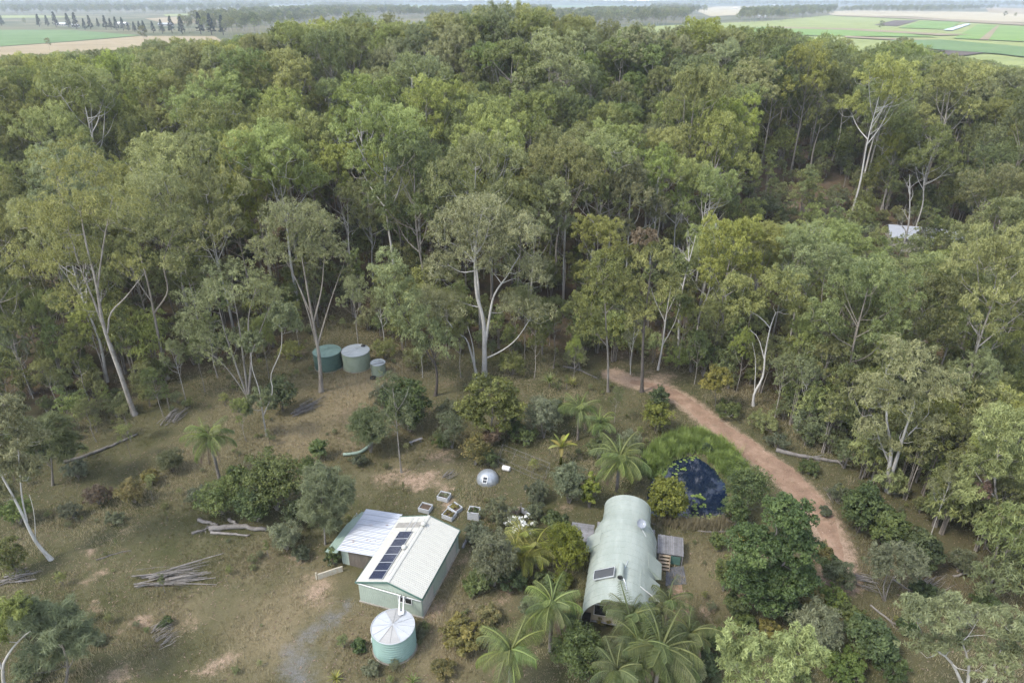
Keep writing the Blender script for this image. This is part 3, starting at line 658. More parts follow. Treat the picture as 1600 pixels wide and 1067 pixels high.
# ------------------------------------------------------------------ track, gravel and pond water
def strip(name, px, widths, z, mat, n=110):
    c = smooth_path([G(*p) for p in px], n); wd = np.interp(np.linspace(0, 1, n), np.linspace(0, 1, len(widths)), widths)
    T = unit(np.gradient(c, axis=0)); S = np.stack([T[:, 1], -T[:, 0], 0*T[:, 0]], 1)
    rr = np.random.RandomState(3); cols = 9; V = []
    for j in range(cols):
        f = j/(cols-1)*2-1; jit = (wd*(rr.uniform(-.05, .05, n)+.035*np.sin(np.arange(n)*.35+j)) if j in (0, cols-1) else 0)
        p = c+S*(f*wd*0.5+jit)[:, None]; p[:, 2] = z; V.append(p)
    V = np.stack(V, 1).reshape(-1, 3); i = (np.arange(n-1)[:, None]*cols+np.arange(cols-1)[None]).ravel()
    V[:, 2] = hgt(V[:, 0], V[:, 1])+z
    me = fast_mesh(name, V, np.stack([i, i+cols, i+cols+1, i+1], 1), [mat], smooth=True)
    if me.polygons[0].normal.z < 0: me.flip_normals()
    o = put(name, me); tag(o, kind='structure'); return o
m, t, Nn, Ll = new_mat('dirt_track'); oc = coords(t); n1 = noise(t, 0.5, 6, 0.65, oc); n2 = noise(t, 7, 5, 0.7, oc); n3 = noise(t, 25, 3, 0.6, oc)
c_ = ramp(t, n1, [(0.35, (0.1378, 0.0884, 0.0617)), (0.5, (0.189, 0.1227, 0.0853)), (0.66, (0.2502, 0.1717, 0.1225))])
c_ = mix(t, ramp(t, n2, [(0.5, 0.0), (0.7, 0.6)]), c_, (0.2808, 0.2133, 0.1577)); c_ = mix(t, ramp(t, n3, [(0.62, 0.0), (0.72, 0.7)]), c_, (0.0868, 0.0686, 0.0533))
c_ = mix(t, ramp(t, noise(t, 0.9, 8, 0.75, coords(t, 'Object', (1, 1, 1))), [(0.52, 0.0), (0.66, 0.7)]), c_, (0.1249, 0.0959, 0.0612))
finish(t, c_, 0.95, 0.1, bump=mix(t, 0.5, n2, n3), bstr=0.5, bdist=0.05); M['track'] = m
strip('dirt_track', [(985, 596), (1030, 606), (1072, 628), (1112, 660), (1168, 700), (1220, 738), (1262, 778), (1290, 820), (1305, 865), (1312, 905)], [1.0, 1.9, 2.0, 2.3, 2.9, 3.1, 3.1, 2.5, 1.7, .6], 0.03, m)
strip('footpath', [(1052, 905), (1060, 935), (1066, 968), (1070, 1000)], [1.2, 1.5, 1.3, 0.9], 0.03, m, 24)
m, t, Nn, Ll = new_mat('dark_mat'); oc = coords(t)
finish(t, ramp(t, noise(t, 3, 6, 0.7, oc), [(0.35, (0.050, 0.052, 0.058)), (0.65, (0.105, 0.105, 0.112))]), 0.9, 0.2, bump=noise(t, 18, 3, 0.6, oc), bstr=0.4)
b = MB(); q = [G(*p, 0.05) for p in [(1041, 886), (1068, 884), (1073, 912), (1040, 915)]]; b.slab([q[3], q[2], q[1], q[0]], 0.06)
tag(put('ground_mat', b.mesh('ground_mat', m)), 'dark grey mat on the ground at the foot of the stairs', 'mat')

m, t, Nn, Ll = new_mat('pond_water'); oc = coords(t)
finish(t, (0.004, 0.009, 0.022), 0.03, 0.45, bump=noise(t, 2.2, 3, 0.5, oc), bstr=0.02, bdist=0.03)
pc = POND.mean(0); b = MB(); pp = [(*(pc+(p-pc)*1.12), -0.34) for p in smooth_path(np.vstack([POND, POND[:1]]), 40)[:-1]]; b.add(pp, [tuple(range(len(pp)))])
me = b.mesh('pond_water', m)
if me.polygons[0].normal.z < 0: me.flip_normals()
tag(put('pond_water', me), kind='structure')
r = np.random.RandomState(5); V = []; F = []; tn = []
for (px, py, n, sp) in [(1030, 738, 9, 16), (1050, 724, 14, 22), (1075, 716, 10, 20), (1092, 712, 14, 14), (1062, 733, 8, 14), (1087, 775, 16, 18), (1083, 792, 12, 22), (1072, 806, 16, 24), (1100, 812, 18, 26), (1120, 808, 8, 14), (1040, 745, 10, 20)]:
    for _ in range(n):
        c = G(px+r.normal()*sp*0.5, py+r.normal()*sp*0.22, -0.325); rad = r.uniform(0.10, 0.24); a0 = r.uniform(0, 6.28)
        k0 = len(V); ang = a0+np.linspace(0.25, 6.03, 9)
        V += [(c[0], c[1], c[2])]+[(c[0]+rad*math.cos(a), c[1]+rad*math.sin(a), c[2]+0.012*r.uniform()) for a in ang]
        F += [(k0, k0+1+i, k0+2+i) for i in range(8)]; tn += [r.uniform(0.2, 0.9)]*10
me = fast_mesh('lily_pads', V, F, [M['reed']], tint=tn)
tag(put('lily_pads', me), 'round green lily pads floating in drifts on the pond', 'lily pads', kind='stuff')

# ------------------------------------------------------------------ building materials
def sheet_metal(name, c, rough=0.45, metal=0.0, streak=(0.3, 0.28, 0.24), amt=0.45, sc=(0.6, 3.0, 1.0), c2=None):
    m, t, Nn, Ll = new_mat(name); oc = coords(t, 'Object', sc)
    n1 = noise(t, 1.1, 7, 0.65, oc); n2 = noise(t, 8, 5, 0.7, coords(t))
    col = ramp(t, n1, [(0.3, tuple(x*0.86 for x in c)), (0.7, c2 or tuple(min(1, x*1.1) for x in c))])
    col = mix(t, ramp(t, mix(t, 0.5, n1, n2), [(0.50, 0.0), (0.68, amt)]), col, streak)
    finish(t, col, rough, 0.35, metal, bump=n2, bstr=0.05, bdist=0.01); return m
M['roof_cream'] = sheet_metal('roof_cream', (0.365, 0.36, 0.325), streak=(0.27, 0.255, 0.21), amt=0.5)
M['wall_green'] = sheet_metal('wall_green', (0.30, 0.345, 0.29), streak=(0.24, 0.27, 0.225), amt=0.3)
M['wall_cream'] = sheet_metal('wall_cream', (0.36, 0.345, 0.30), streak=(0.27, 0.245, 0.195), amt=0.3)
M['trim_green'] = plain('trim_green', (0.06, 0.115, 0.095), 0.4, var=0.15)
M['white_pipe'] = plain('white_pipe', (0.55, 0.55, 0.53), 0.4, var=0.08)
M['galv'] = sheet_metal('galvanised', (0.33, 0.345, 0.38), 0.38, 0.3, streak=(0.22, 0.23, 0.245), amt=0.5)
M['green_sheet'] = sheet_metal('pale_green_sheet', (0.19, 0.245, 0.20), streak=(0.13, 0.165, 0.13), amt=0.4)
M['rusty'] = sheet_metal('rusty_wall', (0.125, 0.105, 0.085), 0.8, streak=(0.25, 0.20, 0.15), amt=0.5, sc=(2.5, 2.5, 0.5))
M['rust_spot'] = plain('rust_spot', (0.16, 0.10, 0.085), 0.9, var=0.4)
M['skylight'] = plain('grey_skylight', (0.215, 0.205, 0.185), 0.35, var=0.25)
M['frame_alu'] = plain('aluminium', (0.60, 0.61, 0.62), 0.35, 0.6, var=0.06)
M['glass_dark'] = plain('dark_glass', (0.018, 0.020, 0.022), 0.08, spec=0.6, var=0.2)
M['concrete'] = plain('concrete', (0.24, 0.22, 0.19), 0.9, var=0.25)
M['black'] = plain('black_plastic', (0.018, 0.018, 0.019), 0.5, var=0.2)
M['soil'] = plain('soil', (0.065, 0.045, 0.032), 0.95, var=0.5, scale=6)
M['grey_timber'] = bark_mat('grey_timber', (0.175, 0.172, 0.176), (0.10, 0.096, 0.096))
M['timber'] = bark_mat('raw_timber', (0.30, 0.245, 0.18), (0.17, 0.13, 0.095))
M['rubber'] = plain('tyre_rubber', (0.022, 0.022, 0.022), 0.85, var=0.3)
m, t, Nn, Ll = new_mat('solar_cells'); oc = coords(t); bk = Nn('ShaderNodeTexBrick'); bk.offset = 0.0; bk.inputs['Scale'].default_value = 1.0
bk.inputs['Brick Width'].default_value = 0.155; bk.inputs['Row Height'].default_value = 0.155; bk.inputs['Mortar Size'].default_value = 0.006
bk.inputs['Color1'].default_value = (0.012, 0.016, 0.034, 1); bk.inputs['Color2'].default_value = (0.015, 0.019, 0.040, 1); bk.inputs['Mortar'].default_value = (0.10, 0.11, 0.14, 1)
Ll(oc, bk.inputs['Vector']); finish(t, bk.outputs['Color'], 0.12, 0.5); M['solar'] = m

def frame_of(o_xyz, rz):
    c, s = math.cos(rz), math.sin(rz)
    return lambda p: (o_xyz[0]+p[0]*c-p[1]*s, o_xyz[1]+p[0]*s+p[1]*c, o_xyz[2]+p[2])

# ------------------------------------------------------------------ workshop shed
SW, SL, SE, SR = 5.9, 8.35, 2.4, 3.3
shed_o = G(563.5, 939); SROT = math.radians(-17.5)
shed = thing('workshop_shed', 'cream-roofed pale green metal shed with solar panels and a galvanised lean-to', 'shed', shed_o, SROT)
slab_ = MB(); slab_.box(-0.1, SW+0.1, -0.1, SL+0.1, 0.0, 0.09); put('floor_slab', slab_.mesh('floor_slab', M['concrete']), shed)
def ribs(b, x0, x1, y, zf, step=0.19, d=0.016, z0=0.09, axis='x', sgn=-1):
    x = x0+0.1
    while x < x1-0.05:
        z1 = zf(x)
        if axis == 'x': b.box(x-0.03, x+0.03, min(y, y+sgn*d), max(y, y+sgn*d), z0, z1)
        else: b.box(min(y, y+sgn*d), max(y, y+sgn*d), x-0.03, x+0.03, z0, z1)
        x += step
def gz(x): return SE+(SR-SE)*(1-abs(x-SW/2)/(SW/2))-0.03
for y, sg in ((0.0, -1), (SL, 1)):
    b = MB(); b.add([(0, y, .09), (SW, y, .09), (SW, y, SE), (SW/2, y, SR-0.03), (0, y, SE), (0, y-sg*0.05, .09), (SW, y-sg*0.05, .09), (SW, y-sg*0.05, SE), (SW/2, y-sg*0.05, SR-0.03), (0, y-sg*0.05, SE)],
                    [(0, 1, 2, 3, 4), (9, 8, 7, 6, 5), (0, 5, 6, 1), (1, 6, 7, 2), (2, 7, 8, 3), (3, 8, 9, 4), (4, 9, 5, 0)])
    ribs(b, 0, SW, y, lambda x: gz(x)-0.02, sgn=sg); tag(put('end_wall', b.mesh('end_wall', M['wall_green']), shed), 'ribbed pale green gable wall' if sg < 0 else None)
b = MB(); b.box(0.0, 0.05, 0.06, SL-0.06, .09, SE-0.02); ribs(b, 0, SL, 0.0, lambda x: SE-0.03, axis='y', sgn=-1); put('side_wall', b.mesh('side_wall', M['wall_green']), shed)
for y0, y1, mt, nm in ((0.06, 0.25, 'wall_green', 'side_wall'), (0.25, 2.45, 'wall_cream', 'roller_door'), (2.45, 5.35, 'wall_green', 'side_wall'), (5.35, 7.75, 'wall_cream', 'roller_door'), (7.75, SL-0.06, 'wall_green', 'side_wall')):
    b = MB()
    if nm == 'roller_door':
        b.box(SW-0.08, SW-0.03, y0, y1, .09, SE-0.04)
        for z in np.arange(0.18, SE-0.1, 0.11): b.box(SW-0.03, SW-0.012, y0+0.02, y1-0.02, z, z+0.07)
    else:
        b.box(SW-0.05, SW, y0, y1, .09, SE-0.03); ribs(b, y0, y1, SW, lambda x: SE-0.03, axis='y', sgn=1)
    put(nm, b.mesh(nm, M[mt]), shed)
# roof sheets, each with its ribs
ns = 11; wdt = (SL+0.3)/ns; sl = math.hypot(SW/2+0.14, (SR-SE)*(SW/2+0.14)/(SW/2)); ang = math.atan2(SR-SE, SW/2)
b = MB(); b.box(0, sl, 0.0, wdt-0.006, 0, 0.012)
for q in range(4): y = 0.06+q*wdt/4; b.add([(0, y, .012), (sl, y, .012), (sl, y+.07, .012), (0, y+.07, .012), (0, y+.018, .045), (sl, y+.018, .045), (sl, y+.052, .045), (0, y+.052, .045)], [(0, 1, 5, 4), (4, 5, 6, 7), (7, 6, 2, 3), (1, 2, 6, 5), (0, 4, 7, 3)])
rsm = b.mesh('roof_sheet', M['roof_cream'])
for k in range(ns):
    put('roof_sheet', rsm, shed, (SW/2, -0.15+k*wdt, SR+0.0), (0, ang, 0))
    o = put('roof_sheet', rsm, shed, (SW/2, -0.15+(k+1)*wdt, SR+0.0), (0, ang, math.pi))
b = MB(); b.slab([(SW/2-0.16, -0.17, SR+0.035), (SW/2, -0.17, SR+0.085), (SW/2, SL+0.17, SR+0.085), (SW/2-0.16, SL+0.17, SR+0.035)], 0.01); b.slab([(SW/2, -0.17, SR+0.085), (SW/2+0.16, -0.17, SR+0.035), (SW/2+0.16, SL+0.17, SR+0.035), (SW/2, SL+0.17, SR+0.085)], 0.01)
put('ridge_cap', b.mesh('ridge_cap', M['roof_cream']), shed)
for y in (-0.2, SL+0.16):
    for s in (-1, 1):
        b = MB(); x1 = SW/2+s*(SW/2+0.18); z1 = SR-(SR-SE)*(SW/2+0.18)/(SW/2)
        pts = [(SW/2, y, SR-0.10), (x1, y, z1-0.10), (x1, y, z1+0.07), (SW/2, y, SR+0.07)]
        b.add([p for p in pts]+[(p[0], p[1]+0.04, p[2]) for p in pts], [(0, 1, 2, 3), (7, 6, 5, 4), (0, 4, 5, 1), (1, 5, 6, 2), (2, 6, 7, 3), (3, 7, 4, 0)])
        put('barge_board', b.mesh('barge_board', M['trim_green']), shed)
for x, in ((-0.24,), (SW+0.14,)):
    b = MB(); b.box(x, x+0.10, -0.16, SL+0.16, SE-0.17, SE-0.16); b.box(x, x+0.012, -0.16, SL+0.16, SE-0.16, SE-0.05); b.box(x+0.088, x+0.10, -0.16, SL+0.16, SE-0.16, SE-0.05)
    put('gutter', b.mesh('gutter', M['trim_green']), shed)
def on_roof(s, y, h=0.0, side=-1):    # s: distance down the slope from the ridge
    x = SW/2+side*s*math.cos(ang); return (x+side*h*math.sin(ang), y, SR-s*math.sin(ang)+h*math.cos(ang))
for k in range(6):                    # solar panels
    y0 = 0.10+k*1.02; p = put('solar_panel', None, shed) if False else None
    b = MB(); b.box(0, 1.42, 0, 1.0, 0, 0.035); fr = put('solar_panel', b.mesh('solar_panel', M['frame_alu']), shed, on_roof(0.62+1.42, y0, 0.10), (0, -ang, 0))
    b = MB(); b.box(0.03, 1.39, 0.03, 0.97, 0.036, 0.041); put('cell_sheet', b.mesh('cell_sheet', M['solar']), fr)
for k in range(3):
    b = MB(); b.box(0, 0.86, 0, 0.70, 0, 0.01); put('skylight_sheet', b.mesh('skylight_sheet', M['skylight']), shed, on_roof(0.28+0.88*(k+1), 6.85, 0.052), (0, -ang, 0))
for s in (0.95, 1.55):
    b = MB(); b.box(0, 0.035, 0, 1.95, 0, 0.03); put('mounting_rail', b.mesh('mounting_rail', M['frame_alu']), shed, on_roof(s, 6.25, 0.065), (0, -ang, 0))
b = MB(); b.tube([on_roof(0.25, 0.6, 0.06), on_roof(0.22, 3.5, 0.06), on_roof(0.24, 8.1, 0.06)], 0.018, 6); put('conduit', b.mesh('conduit', M['frame_alu']), shed)
for y, s, sd in ((3.95, 0.42, -1), (7.15, 0.05, 1)):
    b = MB(); x, yy, z = on_roof(s, y, 0, sd); b.lathe([(0.15, z-0.08), (0.15, z+0.16), (0.25, z+0.17), (0.26, z+0.24), (0.20, z+0.36), (0.08, z+0.42), (0.0, z+0.43)], 18, c=(x, yy))
    put('roof_vent', b.mesh('roof_vent', M['roof_cream'], smooth=False), shed)
b = MB(); x0, x1, z0, z1 = 3.75, 5.05, 1.25, 1.95
for bb in ((x0, x1, z0, z0+.06), (x0, x1, z1-.06, z1), (x0, x0+.06, z0+.06, z1-.06), (x1-.06, x1, z0+.06, z1-.06), ((x0+x1)/2-.03, (x0+x1)/2+.03, z0+.06, z1-.06)): b.box(bb[0], bb[1], -0.075, -0.034, bb[2], bb[3])
wf = put('window', b.mesh('window', M['white_pipe']), shed)
for xa, xb in ((x0+.06, (x0+x1)/2-.03), ((x0+x1)/2+.03, x1-.06)):
    b = MB(); b.box(xa, xb, -0.055, -0.045, z0+.06, z1-.06); put('pane', b.mesh('pane', M['glass_dark']), wf)
b = MB(); b.tube([(-0.2, -0.14, 2.32), (0.1, -0.14, 2.26), (4.25, -0.14, 2.12), (5.95, -0.14, 2.06)], 0.05, 8); put('drain_pipe', b.mesh('drain_pipe', M['white_pipe'], smooth=True), shed)
tank_c = np.array([-9.51, 38.58]); inv = lambda p: ((p[0]-shed_o[0])*math.cos(SROT)+(p[1]-shed_o[1])*math.sin(SROT), -(p[0]-shed_o[0])*math.sin(SROT)+(p[1]-shed_o[1])*math.cos(SROT))
tl = inv((tank_c[0]+0.35, tank_c[1]+1.15))
for dx in (0.0, 0.36):
    b = MB(); b.tube([(4.2+dx, -0.16, 2.16), (4.15+dx, -0.45, 2.36), (tl[0]+dx, tl[1], 2.62), (tl[0]+dx, tl[1]-0.05, 2.5)], 0.055, 8); put('drain_pipe', b.mesh('drain_pipe', M['white_pipe'], smooth=True), shed)
# lean-to
nl_ = 8; v0, v1 = 3.05, 8.95; wv_ = (v1-v0)/nl_; lw = 3.85; la = math.atan2(0.32, lw)
vsn = []; 
b = MB(); yy = np.linspace(0, wv_-0.004, 25); pr = 0.022*np.sin(yy/0.19*2*math.pi)
vv = [(x, y, z+dz) for dz in (0, -0.008) for x in (0, -lw/math.cos(la)) for y, z in zip(yy, pr)]; n_ = len(yy)
b.add(vv, [(i, n_+i, n_+i+1, i+1) for i in range(n_-1)]+[(2*n_+i+1, 3*n_+i+1, 3*n_+i, 2*n_+i) for i in range(n_-1)]); gsm = b.mesh('lean_to_sheet', M['galv'], smooth=True)
rl = random.Random(4)
for k in range(nl_):
    put('lean_to_sheet', gsm, shed, (-0.06+rl.uniform(-.03, .03), v0+k*wv_, 2.36+0.004*(k % 2)), (0, -la, 0), (1+rl.uniform(0, 0.03), 1, 1))
def lz(u): return 2.36-(-u)*math.tan(la)
for (u, v, su, sv) in [(-3.2, 4.4, .35, .12), (-3.0, 4.25, .22, .08), (-1.8, 4.75, .1, .2), (-1.45, 4.7, .22, .07), (-0.95, 4.85, .12, .1), (-2.6, 6.8, .4, .06), (-1.0, 7.1, .3, .12), (-3.35, 4.2, .2, .06)]:
    b = MB(); b.slab([(u, v, lz(u)+.03), (u+su, v+.03, lz(u+su)+.03), (u+su-.03, v+sv, lz(u+su)+.03), (u+.04, v+sv-.02, lz(u)+.03)], 0.004); put('rust_patch', b.mesh('rust_patch', M['rust_spot']), shed)
b = MB(); b.box(-3.05, -0.1, 3.5, 3.54, 0.0, 2.05)
for x in np.arange(-3.0, -0.15, 0.15): b.box(x, x+0.07, 3.47, 3.5, 0.0, 2.05)
tag(put('lean_to_wall', b.mesh('lean_to_wall', M['rusty']), shed), 'rusty brown corrugated front wall of the lean-to')
b = MB(); b.box(-3.75, -3.05, 3.5, 3.56, 0.0, 2.0); ribs(b, -3.75, -3.05, 3.5, lambda x: 1.98, z0=0); b.box(-3.8, -3.75, 3.5, 8.7, 0, 2.0); b.box(-3.75, -0.1, 8.6, 8.65, 0, 2.0)
put('side_wall', b.mesh('side_wall', M['wall_green']), shed)
for k in range(3):
    y0 = 2.75+k*1.95; b = MB(); b.slab([(-4.95, y0+0.3*(k == 0)*0, 1.78-.01*k), (-3.7, y0, 1.98-.01*k), (-3.7, y0+1.99, 1.98-.01*k), (-4.95+(0.5 if k == 2 else 0), y0+1.99, 1.78-.01*k)], 0.015)
    for x in np.arange(-4.8, -3.75, 0.25): z = 1.78+(x+4.95)*0.16-.01*k; b.box(x, x+.04, y0+.02, y0+(1.5 if k == 2 and x < -4.5 else 1.95), z, z+.022)
    put('awning_sheet', b.mesh('awning_sheet', M['green_sheet']), shed)
for y in (3.0, 5.8, 8.3): b = MB(); b.tube([(-4.8, y, 0), (-4.8, y, 1.76)], 0.045, 6); put('awning_post', b.mesh('awning_post', M['frame_alu']), shed)
b = MB(); q = [G(497, 905), G(520, 897), G(536, 892)]; pth = [np.array(p)+np.array([0, 0, 0.28]) for p in q]
for i in range(2):
    a, c = q[i], q[i+1]; d = unit(np.array([-(c-a)[1], (c-a)[0], 0]))*0.06
    b.hexa([a-d, c-d, c+d, a+d, a-d+[0, 0, .62], c-d+[0, 0, .6], c+d+[0, 0, .6], a+d+[0, 0, .62]])
b.box(q[0][0]-0.18, q[0][0]-0.06, q[0][1]-0.05, q[0][1]+0.07, 0, 0.8)
tag(put('low_wall', b.mesh('low_wall', plain('stained_cream', (0.36, 0.33, 0.26), 0.8, var=0.15, dirt=(0.30, 0.20, 0.11), dirt_amt=0.8))), 'low stained cream wall beside the lean-to', 'wall')

# ------------------------------------------------------------------ water tanks
def tank(name, label, c, R, H, wallm, roofm, rings, roof_rise, corr=0.02, seg=48, group=None, half=None):
    o = thing(name, label, 'water tank', (c[0], c[1], 0.0), 0.0, group)
    b = MB(); b.lathe([(R+0.10, 0.0), (R+0.10, 0.06), (0, 0.06)], seg); put('base_pad', b.mesh('base_pad', M['concrete']), o)
    rh = (H-0.06)/rings
    for k in range(rings):
        z = 0.06+k*rh; pr = [(R-corr*math.cos(2*math.pi*i/6), z+rh*i/6) for i in range(7)]
        b = MB(); b.lathe(pr, seg); put('wall_ring', b.mesh('wall_ring', wallm, smooth=True), o)
    ns_ = 12
    for k in range(ns_):
        a0, a1 = 2*math.pi*k/ns_, 2*math.pi*(k+1)/ns_; b = MB(); n = 4
        vs_ = [(0, 0, H+roof_rise)]+[((R+0.03)*math.cos(a0+(a1-a0)*i/n), (R+0.03)*math.sin(a0+(a1-a0)*i/n), H-0.02) for i in range(n+1)]
        vs_ += [(x, y, z-0.015) for x, y, z in vs_]; m_ = n+2
        b.add(vs_, [(0, i+1, i+2) for i in range(n)]+[(m_, m_+i+2, m_+i+1) for i in range(n)]+[(i+1, m_+i+1, m_+i+2, i+2) for i in range(n)])
        e = np.array([math.cos(a0), math.sin(a0)]); s_ = np.array([-e[1], e[0]])*0.022
        b.hexa([(*(e*0.12-s_), H+roof_rise*0.94), (*(e*R-s_), H-0.01), (*(e*R+s_), H-0.01), (*(e*0.12+s_), H+roof_rise*0.94), (*(e*0.12-s_), H+roof_rise*0.94+.03), (*(e*R-s_), H+.02), (*(e*R+s_), H+.02), (*(e*0.12+s_), H+roof_rise*0.94+.03)])
        put('roof_panel', b.mesh('roof_panel', roofm if half is None or k not in half else M['tank_stain']), o)
    b = MB(); b.tube([((R+.01)*math.cos(a), (R+.01)*math.sin(a), H) for a in np.linspace(0, 2*math.pi, seg+1)], 0.035, 6, cap=False); put('roof_rim', b.mesh('roof_rim', roofm), o)
    return o
M['tank_aqua'] = sheet_metal('tank_aqua', (0.165, 0.245, 0.215), 0.4, streak=(0.12, 0.17, 0.15), amt=0.35)
M['tank_roof'] = sheet_metal('tank_roof', (0.335, 0.345, 0.355), 0.4, 0.1, streak=(0.30, 0.30, 0.30), amt=0.3)
M['tank_stain'] = sheet_metal('tank_roof_weathered', (0.28, 0.275, 0.262), 0.55, 0.1, streak=(0.20, 0.195, 0.18), amt=0.5)
M['tank_dark'] = sheet_metal('tank_dark_green', (0.055, 0.095, 0.078), 0.5, streak=(0.045, 0.075, 0.06), amt=0.4)
M['tank_darkroof'] = sheet_metal('tank_dark_roof', (0.095, 0.145, 0.13), 0.5, streak=(0.11, 0.17, 0.15), amt=0.4)
M['tank_pale'] = sheet_metal('tank_pale_green', (0.20, 0.235, 0.175), 0.5, streak=(0.16, 0.185, 0.135), amt=0.35)
M['tank_pale_roof'] = sheet_metal('tank_pale_roof', (0.26, 0.285, 0.305), 0.4, 0.2, streak=(0.31, 0.34, 0.36), amt=0.4)
tk = tank('water_tank', 'aqua corrugated water tank with a white roof at the shed gable', tank_c, 1.72, 2.35, M['tank_aqua'], M['tank_roof'], 9, 0.22, 0.035, half={2, 3, 8, 9})
b = MB(); b.lathe([(0.20, 2.50), (0.20, 2.56), (0.0, 2.56)], 16, c=(0.45, 1.1)); put('inlet_strainer', b.mesh('inlet_strainer', M['frame_alu']), tk)
b = MB(); b.box(-1.80, -1.72, -0.35, -0.15, 0.9, 1.25); put('level_gauge', b.mesh('level_gauge', M['white_pipe']), tk)
tank('water_tank', 'dark green water tank behind the grey-trunked dome-crowned tree', (-26.28, 86.05), 1.95, 2.5, M['tank_dark'], M['tank_darkroof'], 6, 0.28, 0.015)
tk = tank('water_tank', 'large pale green water tank between the dark tank and the small one', (-22.21, 86.05), 1.95, 2.55, M['tank_pale'], M['tank_pale_roof'], 6, 0.22, 0.012)
b = MB(); b.lathe([(0.30, 2.62), (0.30, 2.76), (0.0, 2.78)], 16, c=(0.85, 1.25)); put('hatch', b.mesh('hatch', M['black']), tk)
tk = tank('water_tank', 'small pale green water tank next to the two large tanks', (-18.74, 83.98), 1.02, 1.75, M['tank_pale'], M['tank_pale_roof'], 4, 0.12, 0.01, 32)
b = MB(); b.tube([(-0.8, -0.8, 0.0), (-0.75, -0.78, 1.8), (-0.2, -0.7, 1.9), (0.9, -0.2, 1.86)], 0.03, 6); put('pipe', b.mesh('pipe', M['black']), tk)
b = MB(); P = [(0.36*math.cos(a), 0.36*math.sin(a), 0.12) for a in np.linspace(0, 2*math.pi, 25)]; b.tube(P, 0.11, 8, cap=False)
ty = put('tyre', b.mesh('tyre', M['rubber'], smooth=True)); ty.location = G(583, 591); tag(ty, 'old black tyre lying in the grass by the small tank', 'tyre')

# ------------------------------------------------------------------ curved-roof house
HO = np.array([8.52, 39.23, 0.0]); HROT = math.radians(-12.0); HL = 13.3
house = thing('curved_roof_house', 'long house under a pale mint barrel-vaulted metal roof beside the pond', 'house', HO, HROT)
m, t, Nn, Ll = new_mat('mint_roof'); oc = coords(t); sx = Nn('ShaderNodeSeparateXYZ'); Ll(oc, sx.inputs[0])
nA = noise(t, 0.8, 6, 0.65, coords(t, 'Object', (1.6, 0.5, 1))); nB = noise(t, 6, 5, 0.7, oc)
col = ramp(t, nA, [(0.3, (0.196, 0.222, 0.194)), (0.7, (0.242, 0.268, 0.238))])
col = mix(t, ramp(t, nB, [(0.42, 0.0), (0.72, 0.35)]), col, (0.190, 0.205, 0.165))
col = mix(t, ramp(t, noise(t, 2.4, 7, 0.75, coords(t, 'Object', (0.5, 2.2, 0.5))), [(0.54, 0.0), (0.74, 0.35)]), col, (0.185, 0.19, 0.155))
wv = Nn('ShaderNodeTexWave'); wv.inputs['Scale'].default_value = 0.24; wv.inputs['Distortion'].default_value = 1.2; wv.inputs['Detail'].default_value = 3; wv.bands_direction = 'X'; Ll(oc, wv.inputs[0])
col = mix(t, mix(t, 1.0, wv.outputs['Fac'], ramp(t, nA, [(0.4, 0.0), (0.6, 0.5)]), 'MULTIPLY'), col, (0.265, 0.288, 0.255)); finish(t, col, 0.42, 0.35, bump=nB, bstr=0.04, bdist=0.01); M['mint'] = m
M['beige_wall'] = plain('beige_wall', (0.24, 0.21, 0.16), 0.8, var=0.12)
def half_w(v): return 2.95-0.72*float(sstep(9.9, 11.2, v))
def apex(v): return 4.35-0.10*float(sstep(9.9, 11.2, v))
def spring(v): return 1.55+1.0*float(sstep(9.9, 11.2, v))
def vault(v, th, off=0.0):
    a, zt, z0 = half_w(v)+off, apex(v)+off, spring(v); return (a*math.cos(th), v, z0+(zt-z0)*math.sin(th))
th = np.linspace(0, math.pi, 29)
def vault_sheet(va, vb, off, sub=1):
    b = MB(); rows = [va+(vb-va)*i/sub for i in range(sub+1)]
    for o2 in (0.0, -0.03):
        b.v += [vault(v, a, off+o2) for v in rows for a in th]
    n = len(th); k = (sub+1)*n
    for j in range(sub):
        for i in range(n-1):
            p = j*n+i; b.f.append((p, p+1, p+n+1, p+n)); b.f.append((k+p, k+p+n, k+p+n+1, k+p+1))
    for i in range(n-1): b.f.append((i, k+i, k+i+1, i+1)); q = sub*n+i; b.f.append((q+1, k+q+1, k+q, q))
    for j in range(sub):
        for e in (0, n-1): p = j*n+e; b.f.append((p, p+n, k+p+n, k+p) if e == 0 else (p+n, p, k+p, k+p+n))
    b.m = [0]*len(b.f); return b
vb_ = np.concatenate([np.linspace(0, 9.9, 14), np.linspace(9.9, HL, 6)[1:]])
for k in range(len(vb_)-1):
    b = vault_sheet(vb_[k], vb_[k+1]+0.05, 0.007*(k % 2), 4 if vb_[k] >= 9.8 else 1)
    put('roof_sheet', b.mesh('roof_sheet', M['mint'], smooth=False), house)
for v in vb_[1:-1:1]:
    b = MB(); b.tube([vault(v+0.02, a, 0.012) for a in th], 0.013, 4); put('roof_seam', b.mesh('roof_seam', M['mint']), house)
for v in (0.0, HL+0.05):
    b = MB(); b.tube([vault(v, a, -0.01) for a in th], 0.045, 6); put('roof_edge', b.mesh('roof_edge', M['mint']), house)
for s in (-1, 1):
    b = MB(); b.box(min(s*2.80, s*2.86), max(s*2.80, s*2.86), 0.9, 10.2, 0.7, 1.62); put('side_wall', b.mesh('side_wall', M['beige_wall']), house)
    for v in (1.0, 3.2, 5.5, 7.8, 10.0): b = MB(); b.box(s*2.7-0.06, s*2.7+0.06, v-0.06, v+0.06, 0, 0.7); put('stump', b.mesh('stump', M['grey_timber']), house)
    b = MB(); b.tube([(s*2.2, HL-0.1, 0.0), (s*2.2, HL-0.1, 2.6)], 0.05, 8); put('porch_post', b.mesh('porch_post', M['white_pipe']), house)
